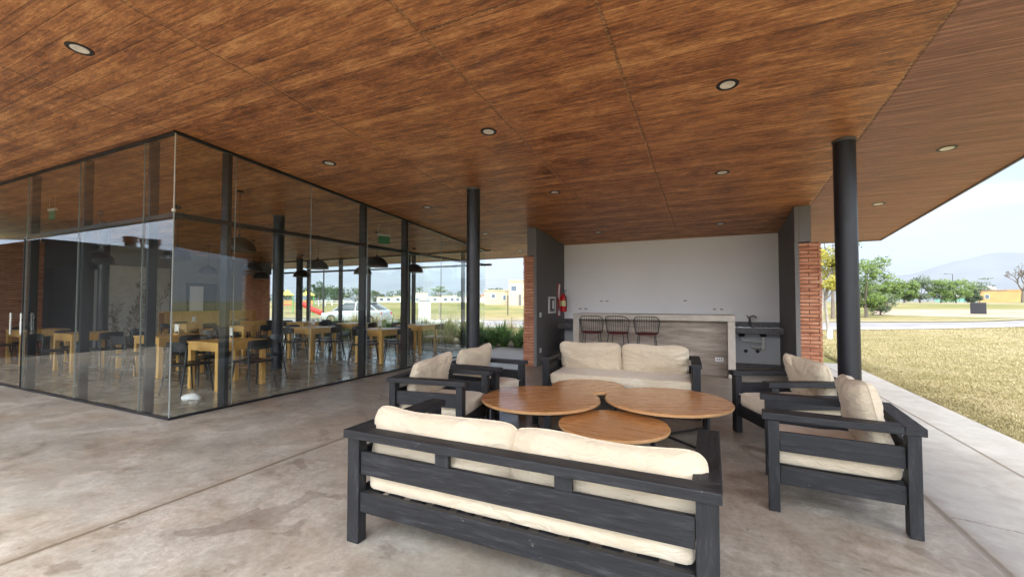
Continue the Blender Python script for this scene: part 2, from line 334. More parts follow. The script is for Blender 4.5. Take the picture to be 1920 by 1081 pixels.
M['tan_render'] = simple('tan_render', (0.42, 0.36, 0.24), 0.85, 0, 0.08, 0.6)
M['window'] = simple('window_glass', (0.10, 0.13, 0.16), 0.12, 0, 0.2, 0.7)
M['rooftile'] = simple('clay_roof_tile', (0.40, 0.15, 0.08), 0.85, 0, 0.2, 3)
M['greenmesh'] = simple('green_court_mesh', (0.16, 0.34, 0.27), 0.8, 0, 0.15, 1)
M['darkblock'] = simple('dark_cladding', (0.035, 0.035, 0.037), 0.8, 0, 0.2, 1.5, 0.2)
M['carpaint'] = simple('silver_car_paint', (0.55, 0.58, 0.60), 0.25, 0.5, 0.04)
M['carglass'] = simple('tinted_car_glass', (0.03, 0.04, 0.045), 0.06, 0, 0.1)
M['tyre'] = simple('tyre_rubber', (0.02, 0.02, 0.02), 0.85)
M['yellow'] = simple('yellow_plastic', (0.70, 0.55, 0.10), 0.5); M['playred'] = simple('red_plastic', (0.62, 0.04, 0.03), 0.4)
M['playgreen'] = simple('green_plastic', (0.10, 0.38, 0.10), 0.5)
M['mural'] = simple('mural_ground', (0.62, 0.59, 0.54), 0.8, 0, 0.2, 1.5)
M['mural_leaf'] = simple('mural_leaf_print', (0.27, 0.215, 0.165), 0.8, 0, 0.4, 3)
M['hill'] = simple('mountain_scrub', (0.16, 0.17, 0.15), 0.95, 0, 0.3, 0.002)
M['blackbox'] = simple('black_board', (0.02, 0.02, 0.026), 0.6, 0, 0.2)
M['shade_in'] = simple('white_shade_lining', (0.80, 0.79, 0.76), 0.5)

# ------------------------------------------------------------------ mesh helper
class MB:
    def __init__(s): s.v = []; s.f = []
    def add(s, vs, fs):
        b = len(s.v); s.v += [Vector(v) for v in vs]; s.f += [tuple(i + b for i in f) for f in fs]; return s
    def hexa(s, c):   # 8 corners: bottom ring then top ring
        return s.add(c, [(3, 2, 1, 0), (4, 5, 6, 7), (0, 1, 5, 4), (1, 2, 6, 5), (2, 3, 7, 6), (3, 0, 4, 7)])
    def box(s, x0, x1, y0, y1, z0, z1, m=None):
        c = [(x0, y0, z0), (x1, y0, z0), (x1, y1, z0), (x0, y1, z0), (x0, y0, z1), (x1, y0, z1), (x1, y1, z1), (x0, y1, z1)]
        if m is not None: c = [m @ Vector(p) for p in c]
        return s.hexa(c)
    def bar(s, a, b, w, h, up=Vector((0, 0, 1))):
        a = Vector(a); b = Vector(b); d = (b - a).normalized()
        if abs(d.dot(up)) > 0.98: up = Vector((0, 1, 0))
        sx = d.cross(up).normalized() * w / 2; sz = sx.cross(d).normalized() * h / 2
        return s.hexa([a - sx - sz, a + sx - sz, b + sx - sz, b - sx - sz, a - sx + sz, a + sx + sz, b + sx + sz, b - sx + sz])
    def tube(s, pts, rad, n=8, caps=True):
        pts = [Vector(p) for p in pts]
        if not isinstance(rad, (list, tuple)): rad = [rad] * len(pts)
        b = len(s.v); prev = None
        for i, p in enumerate(pts):
            d = (pts[min(i + 1, len(pts) - 1)] - pts[max(i - 1, 0)])
            d = d.normalized() if d.length > 1e-9 else Vector((0, 0, 1))
            ref = prev if prev is not None else (Vector((1, 0, 0)) if abs(d.x) < 0.9 else Vector((0, 1, 0)))
            u = (ref - d * ref.dot(d)).normalized(); w = d.cross(u); prev = u
            for k in range(n):
                a = 2 * math.pi * k / n; s.v.append(p + (u * math.cos(a) + w * math.sin(a)) * rad[i])
        for i in range(len(pts) - 1):
            for k in range(n):
                a = b + i * n + k; c = b + i * n + (k + 1) % n; s.f.append((a, c, c + n, a + n))
        if caps:
            s.f.append(tuple(b + k for k in reversed(range(n)))); e = b + (len(pts) - 1) * n; s.f.append(tuple(e + k for k in range(n)))
        return s
    def lathe(s, prof, n=32, center=(0, 0, 0), m=None):
        b = len(s.v); c = Vector(center)
        for r, z in prof:
            for k in range(n):
                a = 2 * math.pi * k / n; p = Vector((r * math.cos(a), r * math.sin(a), z)) + c
                s.v.append(m @ p if m is not None else p)
        for i in range(len(prof) - 1):
            for k in range(n):
                a = b + i * n + k; d = b + i * n + (k + 1) % n; s.f.append((a, d, d + n, a + n))
        if prof[0][0] > 1e-4: s.f.append(tuple(b + k for k in reversed(range(n))))
        if prof[-1][0] > 1e-4: e = b + (len(prof) - 1) * n; s.f.append(tuple(e + k for k in range(n)))
        return s
    def grid(s, fn, nu, nv, closeu=False):
        b = len(s.v)
        for j in range(nv + 1):
            for i in range(nu + 1): s.v.append(Vector(fn(i / nu, j / nv)))
        for j in range(nv):
            for i in range(nu):
                a = b + j * (nu + 1) + i; s.f.append((a, a + 1, a + nu + 2, a + nu + 1))
        return s
    def build(s, name, mat, parent=None, smooth=False, bevel=0.0, mesh_only=False):
        me = bpy.data.meshes.new(name); me.from_pydata([tuple(v) for v in s.v], [], s.f)
        if bevel:
            bm = bmesh.new(); bm.from_mesh(me); bmesh.ops.remove_doubles(bm, verts=bm.verts, dist=1e-5)
            bmesh.ops.bevel(bm, geom=[e for e in bm.edges if len(e.link_faces) == 2 and e.calc_face_angle(0) > 0.5], offset=bevel, segments=2, profile=0.6, affect='EDGES', clamp_overlap=True)
            bm.to_mesh(me); bm.free()
        me.materials.append(M[mat] if isinstance(mat, str) else mat)
        if smooth:
            me.shade_smooth() if smooth is True else me.shade_smooth()
            if smooth != 'all':
                try: me.set_sharp_from_angle(angle=R(38))
                except Exception: pass
        o = bpy.data.objects.new(name, me); COL.objects.link(o)
        if parent: o.parent = parent
        return o

def tag(o, label=None, cat=None, group=None, kind=None):
    if label: o['label'] = label
    if cat: o['category'] = cat
    if group: o['group'] = group
    if kind: o['kind'] = kind
    return o
def thing(name, label, cat, loc=(0, 0, 0), rz=0.0, group=None):
    o = bpy.data.objects.new(name, None); COL.objects.link(o); o.location = loc; o.rotation_euler = (0, 0, rz)
    o.empty_display_size = 0.1
    return tag(o, label, cat, group)
def copy_tree(o, parent=None):
    c = o.copy(); COL.objects.link(c)
    if parent is not None: c.parent = parent
    for ch in list(o.children): copy_tree(ch, c)
    return c
def place(proto, used, loc, rz, label, group=None):
    o = proto if not used else copy_tree(proto)
    o.location = loc; o.rotation_euler = (0, 0, rz); o['label'] = label
    if group: o['group'] = group
    return o
def roofz(y): return 3.41 - 0.077 * (y - 2.85)
SLOPE = -math.atan(0.077)
def gz(x, y):
    d = math.hypot(x, y); t = min(1, max(0, (d - 40) / 60)); return -0.10 + 1.22 * t * t * (3 - 2 * t)

# ------------------------------------------------------------------ ground, roads, hills
def ground():
    m = MB(); rs = [0.5, 6, 12, 18, 25, 33, 40, 46, 52, 58, 64, 70, 76, 82, 88, 94, 100, 130, 200, 400, 900, 2500, 8000]; n = 96
    m.v.append(Vector((0, 0, -0.1)))
    for r in rs:
        for k in range(n):
            a = 2 * math.pi * k / n; x, y = r * math.cos(a), r * math.sin(a); m.v.append(Vector((x, y, gz(x, y))))
    for k in range(n): m.f.append((0, 1 + k, 1 + (k + 1) % n))
    for i in range(len(rs) - 1):
        for k in range(n):
            a = 1 + i * n + k; b = 1 + i * n + (k + 1) % n; m.f.append((a, a + n, b + n, b))
    tag(m.build('lawn', 'lawn', smooth='all'), kind='structure')
ground()
def lerp_path(pts, t):
    f = t * (len(pts) - 1); i = min(int(f), len(pts) - 2); u = f - i
    p0 = Vector(pts[max(i - 1, 0)]); p1 = Vector(pts[i]); p2 = Vector(pts[i + 1]); p3 = Vector(pts[min(i + 2, len(pts) - 1)])
    return 0.5 * ((2 * p1) + (-p0 + p2) * u + (2 * p0 - 5 * p1 + 4 * p2 - p3) * u * u + (-p0 + 3 * p1 - 3 * p2 + p3) * u ** 3)
def ribbon(name, near, far, f0, f1, lift, mat, thick=0.0):
    m = MB(); n = 60
    for i in range(n + 1):
        a = lerp_path(near, i / n); b = lerp_path(far, i / n)
        for f in (f0, (f0 + f1) / 2, f1):
            p = a.lerp(b, f); m.v.append(Vector((p.x, p.y, gz(p.x, p.y) + lift)))
    for i in range(n):
        for j in (0, 1): a = i * 3 + j; m.f.append((a, a + 1, a + 4, a + 3))
    o = m.build(name, mat, smooth='all'); return o
NEAR = [(-70, 4), (-42, 13), (-17.6, 19.7), (-10, 21.5), (5, 26.7), (16.3, 35), (30, 50), (60, 86)]
FAR = [(-76, 16), (-48, 23), (-25, 28), (-14.4, 30.7), (9, 38.5), (20, 44.5), (34, 61), (64, 98)]
tag(ribbon('pavement', NEAR, FAR, 0.0, 0.30, 0.03, 'pavement'), kind='structure')
tag(ribbon('road', NEAR, FAR, 0.31, 0.92, 0.012, 'asphalt'), kind='structure')
tag(ribbon('kerb', NEAR, FAR, 0.93, 1.0, 0.12, 'pavement'), kind='structure')
P2N = [(-10, 84), (20, 86), (33, 87), (50, 84)]; P2F = [(-10, 87.5), (20, 89), (33, 90.2), (50, 87.5)]
tag(ribbon('path', P2N, P2F, 0, 1, 0.02, 'pavement'), kind='structure')
G2N = [(44, 92), (60, 88), (80, 80), (100, 70)]; G2F = [(62, 140), (80, 135), (105, 125), (130, 110)]
tag(ribbon('green_field', G2N, G2F, 0, 1, 0.02, 'greengrass'), kind='structure')
E2N = [(14, 52), (24, 48), (34, 52), (50, 62)]; E2F = [(18, 66), (30, 64), (44, 66), (62, 76)]
tag(ribbon('bare_earth', E2N, E2F, 0, 1, 0.015, 'earth'), kind='structure')

def hills():
    prof = [(-180, .03), (-120, .03), (-75, .014), (-50, .016), (-30, .018), (-10, .02), (5, .03), (12, .040), (15.3, .0475), (17, .0455), (18.7, .048), (20.8, .056), (22.1, .0605), (23.4, .065), (25.1, .0675), (29, .075), (45, .076), (60, .082), (80, .075), (110, .06), (150, .04), (180, .03)]
    def h(a):
        for (a0, h0), (a1, h1) in zip(prof, prof[1:]):
            if a0 <= a <= a1: return h0 + (h1 - h0) * (a - a0) / (a1 - a0)
        return .03
    m = MB(); n = 360; D = 6500; rows = [(0.62, 0.0), (0.75, 0.25), (0.86, 0.62), (0.94, 0.88), (1.0, 1.0), (1.2, 0.7)]
    for j, (fr, fh) in enumerate(rows):
        for i in range(n + 1):
            a = -180 + 360 * i / n; x = math.sin(R(a)) * D * fr; y = math.cos(R(a)) * D * fr
            nz = noise.fractal(Vector((x / 900, y / 900, 1.7)), 1.0, 2.1, 6)
            z = h(a) * D * fh * (1 + (0.30 if 0 < j < 4 else 0.015) * nz)
            m.v.append(Vector((x, y, max(0, z) + (1.0 if j else -3))))
    for j in range(len(rows) - 1):
        for i in range(n): a = j * (n + 1) + i; m.f.append((a, a + 1, a + n + 2, a + n + 1))
    tag(m.build('hills', 'hill', smooth='all'), kind='structure')
hills()
def haze():
    m = MB(); m.box(-8300, 8300, -8300, 8300, -5, 760); o = m.build('haze', 'lawn'); o.data.materials.clear()
    t = NT('haze_air'); v = t.n('VolumePrincipled'); v.inputs['Color'].default_value = (0.80, 0.87, 1.0, 1); v.inputs['Density'].default_value = HAZE; v.inputs['Anisotropy'].default_value = 0.3
    t.t.links.new(v.outputs[0], t.out.inputs['Volume']); o.data.materials.append(t.m); tag(o, kind='stuff')
HAZE = 2.0e-4
haze()

# slab
def slab():
    m = MB(); m.box(-24, 2.74, -1.6, 11.75, -0.30, 0.0)
    tag(m.build('patio', 'floor', bevel=0.012), kind='structure')
slab()

# ------------------------------------------------------------------ roof
X0, X1, Y0, Y1 = -23.5, 3.33, -1.05, 11.80
def roof():
    t = thing('pavilion_roof', 'long sloping brown roof with board marked soffit over the patio', 'roof', (0, 0, 0))
    def sl(m, x0, x1, y0, y1, a, b):
        m.hexa([(x0, y0, roofz(y0) + a), (x1, y0, roofz(y0) + a), (x1, y1, roofz(y1) + a), (x0, y1, roofz(y1) + a),
                (x0, y0, roofz(y0) + b), (x1, y0, roofz(y0) + b), (x1, y1, roofz(y1) + b), (x0, y1, roofz(y1) + b)])
    m = MB(); sl(m, X0, X1, Y0, Y1, 0, 0.12); m.build('soffit', 'ceiling', t)
    m = MB(); sl(m, X0 + .02, X1 - .02, Y0 + .02, Y1 - .02, 0.123, 0.30); m.build('roof_slab', 'darkgrey', t)
    m = MB(); w = .035
    sl(m, X1 + .001, X1 + w, Y0 - w, Y1 + w, -0.012, .31); sl(m, X0 - w, X0 - .001, Y0 - w, Y1 + w, -0.012, .31)
    sl(m, X0, X1, Y0 - w, Y0 - .001, -0.012, .31); sl(m, X0, X1, Y1 + .001, Y1 + w, -0.012, .31)
    m.build('fascia', 'capgrey', t)
roof()

# columns
def columns():
    spots = [(1.36, 5.85, 'thick charcoal round column at the lawn side of the patio'),
             (-3.43, 5.87, 'charcoal round column behind the left pair of patio armchairs'),
             (-8.17, 5.97, 'charcoal round column inside the glazed dining room near its side glass'),
             (-12.95, 5.0, 'charcoal round column at the left of the dining room before the mural'),
             (-8.2, 10.15, 'charcoal round column in the dining room by the far glazing'),
             (-12.8, 10.15, 'charcoal round column by the far glazing close to the brick pier')]
    proto = None
    for i, (x, y, lab) in enumerate(spots):
        t = thing('round_column', lab, 'column', (x, y, 0), 0, 'round steel columns under the roof')
        m = MB(); h = roofz(y) - 0.004
        m.lathe([(0.105, 0.003), (0.105, h * .5), (0.105, h - 0.02)], 40); m.build('shaft', 'column', t, smooth=True)
        m = MB(); m.lathe([(0.105, h - 0.0195), (0.112, h - 0.0195), (0.112, h + 0.012), (0.105, h + 0.012)], 40); m.build('collar', 'darkgrey', t)
        m = MB(); m.lathe([(0.106, 0.0035), (0.128, 0.0035), (0.128, 0.011), (0.106, 0.012)], 40); m.build('base_ring', 'blackmetal', t)
columns()

# ------------------------------------------------------------------ glazing
GX, GY, FY, LX = -5.75, 2.85, 10.5, -16.0
def glazing():
    def zt(y): return roofz(y) - 0.035
    # side wall along Y
    t = thing('glass_wall', 'side glass wall of the dining room facing the patio armchairs', 'glass wall', (GX, GY, 0))
    ys = [2.85, 3.56, 4.75, 5.98, 7.16, 8.35, 9.50, 10.5]
    for a, b in zip(ys, ys[1:]):
        m = MB(); g = 0.003; a1, b1 = a + g - GY, b - g - GY
        m.hexa([(-.006, a1, .03), (.006, a1, .03), (.006, b1, .03), (-.006, b1, .03), (-.006, a1, zt(a)), (.006, a1, zt(a)), (.006, b1, zt(b)), (-.006, b1, zt(b))])
        m.build('glass_pane', 'glass', t)
    for y in ys[1:-1]:
        m = MB(); m.hexa([(-.0075, y - GY - .0016, .03), (.0075, y - GY - .0016, .03), (.0075, y - GY + .0016, .03), (-.0075, y - GY + .0016, .03), (-.0075, y - GY - .0016, zt(y) - .002), (.0075, y - GY - .0016, zt(y) - .002), (.0075, y - GY + .0016, zt(y) - .002), (-.0075, y - GY + .0016, zt(y) - .002)]); m.build('pane_seal', 'seal', t)
    m = MB(); m.box(-.0055, .0075, -.0075, .0028, .03, zt(2.86)); m.build('corner_seal', 'seal', t)
    for y in (3.47, 5.92, 7.10):
        m = MB(); m.box(-.15, -.012, y - GY - .0, y - GY + .055, 0.004, roofz(y) - .004); m.build('mullion', 'blackmetal', t, bevel=.004)
    m = MB(); m.box(-.10, -.0085, 0.0, 7.60, 2.385, 2.44); m.build('transom', 'blackmetal', t)
    m = MB(); m.box(-.022, .022, -.022, 7.68, 0.003, .028); m.build('bottom_rail', 'blackmetal', t)
    m = MB(); m.hexa([(-.03, -.03, zt(2.82)), (.02, -.03, zt(2.82)), (.02, 7.65, zt(10.5)), (-.03, 7.65, zt(10.5)), (-.03, -.03, zt(2.82) + .03), (.02, -.03, zt(2.82) + .03), (.02, 7.65, zt(10.5) + .03), (-.03, 7.65, zt(10.5) + .03)])
    m.build('top_rail', 'blackmetal', t)
    # front wall along X (faces the camera side)
    t = thing('glass_wall', 'front glass wall of the dining room with a glazed door at left', 'glass wall', (GX, GY, 0))
    xs = [0, -.67, -2.37, -4.10, -5.9, -7.6, -9.3, -10.25]
    for i, (b, a) in enumerate(zip(xs, xs[1:])):
        m = MB(); m.box(a + .003, b - (.003 if i else .008), -.006, .006, .03, zt(2.85)); m.build('glass_pane', 'glass', t)
    for x in xs[1:-1]:
        m = MB(); m.box(x - .0016, x + .0016, -.0075, .0075, .03, zt(2.85) - .002); m.build('pane_seal', 'seal', t)
    for x in (-.62, -2.32, -4.05, -5.85):
        m = MB(); m.box(x, x + .055, .012, .11, .004, roofz(2.95) - .004); m.build('mullion', 'blackmetal', t, bevel=.004)
    m = MB(); m.box(-10.2, -.105, .0085, .10, 2.385, 2.44); m.build('transom', 'blackmetal', t)
    m = MB(); m.box(-10.2, -.024, -.022, .022, .003, .028); m.build('bottom_rail', 'blackmetal', t)
    m = MB(); m.box(-10.2, -.032, -.02, .03, zt(2.85), zt(2.85) + .03); m.build('top_rail', 'blackmetal', t)
    m = MB(); m.box(-4.135, -4.115, -.024, -.0075, .03, 2.385); m.build('door_stile', 'blackmetal', t)
    for x in (-4.02, -4.42):
        m = MB(); m.tube([(x, -.06, .86), (x, -.06, 1.20)], .013, 10); m.tube([(x, -.06, .90), (x, -.006, .90)], .006, 6); m.tube([(x, -.06, 1.16), (x, -.006, 1.16)], .006, 6)
        m.build('door_handle', 'steel', t, smooth=True)
    m = MB()
    for x in (-4.13, -5.8): m.box(x - .04, x + .04, -.012, -.0065, 2.33, 2.40)
    m.build('patch_fitting', 'steel', t)
    # far wall along X
    t = thing('glass_wall', 'far glass wall of the dining room looking onto the planting bed', 'glass wall', (GX, FY, 0))
    xs = [-.012, -.72, -1.6, -2.52, -3.4, -4.3, -5.3, -6.2, -7.2, -8.2, -8.95]
    for b, a in zip(xs, xs[1:]):
        m = MB(); m.box(a + .003, b - .003, -.006, .006, .05, zt(10.5)); m.build('glass_pane', 'glass', t)
    for x in (-.80, -2.57, -4.38, -5.62, -7.15):
        m = MB(); m.box(x, x + .055, .012, .15, .004, roofz(10.7) - .004); m.build('mullion', 'blackmetal', t, bevel=.004)
    m = MB(); m.box(-8.95, .16, .0085, .10, 2.385, 2.44); m.build('transom', 'blackmetal', t)
    m = MB(); m.box(-8.95, -.024, -.03, .03, .003, .048); m.build('bottom_rail', 'offwhite', t)
    m = MB(); m.box(-8.95, .16, -.02, .03, zt(10.5), zt(10.5) + .03); m.build('top_rail', 'blackmetal', t)
glazing()

# ------------------------------------------------------------------ bricks
def brick_mass(t, x0, x1, y0, y1, z0, z1, seed, course=0.062, proud=0.012, L=0.26):
    rnd = random.Random(seed)
    m = MB(); m.box(x0 + .014, x1 - .014, y0 + .014, y1 - .014, z0, z1); m.build('core', 'mortar', t)
    m = MB(); z = z0
    k = 0
    while z < z1 - .02:
        zt = min(z + course - .012, z1 + .002)
        for (a0, a1, ax) in ((x0, x1, 0), (y0, y1, 1)):
            for side in (0, 1):
                p = a0 - (L / 2 if (k + ax) % 2 else 0)
                while p < a1:
                    q = min(p + L - .01, a1); s0 = max(p, a0)
                    if q - s0 > .02:
                        j = rnd.uniform(-.004, .006); e = rnd.uniform(0, .010)
                        if ax == 0:
                            yb = (y0 - proud * .5 - j) if side == 0 else y1 - .03
                            ye = y0 + .03 if side == 0 else (y1 + proud * .5 + j)
                            m.box(s0 - (e if s0 == a0 else 0), q + (e if q == a1 else 0), yb, ye, z, zt)
                        else:
                            xb = (x0 - .004 - j) if side == 0 else x1 - .03
                            xe = x0 + .03 if side == 0 else (x1 + .004 + j)
                            if q - .033 > s0 + .033: m.box(xb, xe, max(s0, y0 + .033), min(q, y1 - .033), z + .001, zt - .001)
                    p += L
        z += course; k += 1
    m.build('brickwork', 'brick', t)

# ------------------------------------------------------------------ bar alcove
def alcove():
    t = thing('alcove_walls', 'bar alcove with white back wall between dark grey side walls', 'wall', (0, 0, 0))
    zb = roofz(10.4)
    m = MB(); m.box(-3.55, 1.42, 10.402, 10.55, 0.003, roofz(10.55) - .003); m.build('back_wall', 'white_wall', t)
    m = MB(); m.box(-3.397, 1.267, 10.392, 10.4015, 0.003, 0.85); m.build('lower_wall_paint', 'lower_grey', t)
    m = MB(); m.box(-3.397, 1.267, 10.378, 10.391, 0.003, 0.07); m.build('skirting', 'granite', t)
    def wall(x0, x1):
        m = MB(); a, b = 8.50, 10.40
        m.hexa([(x0, a, .003), (x1, a, .003), (x1, b, .003), (x0, b, .003), (x0, a, roofz(a) - .003), (x1, a, roofz(a) - .003), (x1, b, roofz(b) - .003), (x0, b, roofz(b) - .003)])
        m.build('side_wall', 'darkgrey', t)
    wall(-3.46, -3.40); wall(1.27, 1.33)
    for x0, x1 in ((-3.60, -3.463), (1.333, 1.50)):
        m = MB(); a, b = 8.46, 10.39; z0 = 2.375
        m.hexa([(x0, a, z0), (x1, a, z0), (x1, b, z0), (x0, b, z0), (x0, a, roofz(a) - .003), (x1, a, roofz(a) - .003), (x1, b, roofz(b) - .003), (x0, b, roofz(b) - .003)])
        m.build('lintel_block', 'capgrey', t)
    m = MB(); m.box(-3.46, -3.40, 8.462, 8.499, 2.375, roofz(8.5) - .003); m.box(1.27, 1.33, 8.462, 8.499, 2.375, roofz(8.5) - .003); m.build('lintel_face', 'capgrey', t)
    m = MB(); m.box(1.268, 1.332, 8.485, 8.4985, .003, 2.372); m.box(-3.462, -3.398, 8.485, 8.4985, .003, 2.372); m.build('corner_bead', 'capgrey', t)
    b = thing('brick_pier', 'orange red brick pier at the right end of the alcove beside the lawn', 'brick pier')
    brick_mass(b, 1.336, 1.63, 8.50, 10.38, .003, 2.365, 3)
    b = thing('brick_pier', 'narrow red brick pier left of the alcove beside the strap leaved plants', 'brick pier')
    brick_mass(b, -3.70, -3.466, 8.50, 10.38, .003, 2.365, 4)
    b = thing('brick_pier', 'dark red brick pier inside the dining room right of the slatted bench', 'brick pier')
    brick_mass(b, -15.95, -14.75, 10.2, 10.46, .003, 2.36, 5)
    # interior end wall
    t = thing('end_wall', 'dark grey end wall of the dining room beyond the tables', 'wall')
    m = MB(); a, b2 = 6.05, 10.75
    m.hexa([(-16.2, a, .003), (-16.0, a, .003), (-16.0, b2, .003), (-16.2, b2, .003), (-16.2, a, roofz(a) - .003), (-16.0, a, roofz(a) - .003), (-16.0, b2, roofz(b2) - .003), (-16.2, b2, roofz(b2) - .003)])
    m.build('wall_body', 'midgrey', t)
    m = MB(); m.box(-15.98, -14.7, 10.21, 10.47, 2.365, roofz(10.47) - .003); m.build('lintel_block', 'darkgrey', t)
    m = MB(); m.box(-19, -16.2, 6.05, 6.2, .003, 2.9); m.box(-19.1, -19, 4.9, 6.2, .003, 2.9); m.build('passage_wall', 'darkblock', t)
    m = MB(); m.box(-16.2, -16.0, 4.95, 6.049, 2.3, roofz(6.05) - .003); m.build('passage_header', 'darkblock', t)
    b = thing('brick_wall', 'dark red brick wall with a tall window behind the glazed door', 'brick wall')
    brick_mass(b, -16.3, -16.0, 2.9, 3.55, .003, 2.95, 6); brick_mass(b, -16.3, -16.0, 4.02, 4.94, .003, 2.95, 7)
    m = MB(); m.box(-16.17, -16.15, 3.553, 4.017, 1.0, 2.5); m.build('window_pane', 'glass', b)
    m = MB(); m.box(-16.2, -16.12, 3.553, 4.017, .94, .998); m.box(-16.2, -16.12, 3.553, 4.017, 2.502, 2.56); m.build('window_frame', 'blackmetal', b)
    m = MB(); m.box(-16.29, -16.02, 3.553, 4.017, .004, .938); m.box(-16.29, -16.02, 3.553, 4.017, 2.562, 2.95); m.build('infill', 'brick', b)
    # mural on the end wall
    mu = thing('wall_mural', 'grey botanical mural of brown leaves on the end wall', 'mural', (-15.995, 6.1, 0))
    m = MB(); m.box(0, .012, 0, 1.75, .35, 2.45); m.build('panel', 'mural', mu)
    rnd = random.Random(8); m = MB(); cnt = 0
    def quad(pts):
        nonlocal cnt
        cnt += 1; e = .0125 + cnt * 3e-6; pts = [(min(1.74, max(.01, p)), min(2.44, max(.36, q))) for p, q in pts]; m.add([(e, p, q) for p, q in pts], [(0, 1, 2, 3)])
    for k in range(15):
        y, z = rnd.uniform(.05, 1.7), .36; a = rnd.uniform(1.25, 1.9); H_ = rnd.uniform(.5, 1.9)
        while z < .36 + H_ and 0 < y < 1.75:
            a += rnd.uniform(-.09, .09); y2, z2 = y + math.cos(a) * .07, z + math.sin(a) * .07
            quad([(y - .004, z), (y + .004, z), (y2 + .004, z2), (y2 - .004, z2)])
            for sgn in (-1, 1):
                if rnd.random() < .75:
                    b_ = a + sgn * rnd.uniform(.5, .95); L_ = rnd.uniform(.05, .17); w = L_ * .11; dy, dz = math.cos(b_), math.sin(b_)
                    quad([(y, z), (y + dy * L_ * .5 - dz * w, z + dz * L_ * .5 + dy * w), (y + dy * L_, z + dz * L_), (y + dy * L_ * .5 + dz * w, z + dz * L_ * .5 - dy * w)])
            y, z = y2, z2
    m.build('leaf_print', 'mural_leaf', mu)
    pb = thing('wall_board', 'white sheet on a dark framed board above the slatted bench', 'notice board', (-15.995, 8.35, 1.05))
    m = MB(); m.box(0, .03, 0, .95, -.05, .95); m.build('frame', 'blackmetal', pb)
    m = MB(); m.box(.031, .04, .08, .50, .0, .85); m.build('sheet', 'whiteplastic', pb)
    # slatted bench / counter
    bn = thing('slatted_bench', 'long pale pine slatted counter along the dining room end wall', 'bench', (-15.15, 7.3, 0))
    m = MB(); m.box(-.35, .02, 0, 2.95, 1.03, 1.07); m.box(-.35, .02, 0, 2.95, .42, .455); m.build('boards', 'pine', bn)
    m = MB()
    for i in range(58):
        y = .03 + i * .0505; m.box(-.012, .012, y, y + .032, .456, 1.029)
    m.build('slats', 'pine', bn)
    m = MB(); m.box(-.33, -.30, .02, 2.93, .456, 1.029); m.build('back_panel', 'orange_render', bn)
    m = MB()
    for y in (0, 2.88): m = MB(); m.box(-.35, .02, y, y + .07, .003, .419); m.build('end_leg', 'pine', bn)
alcove()

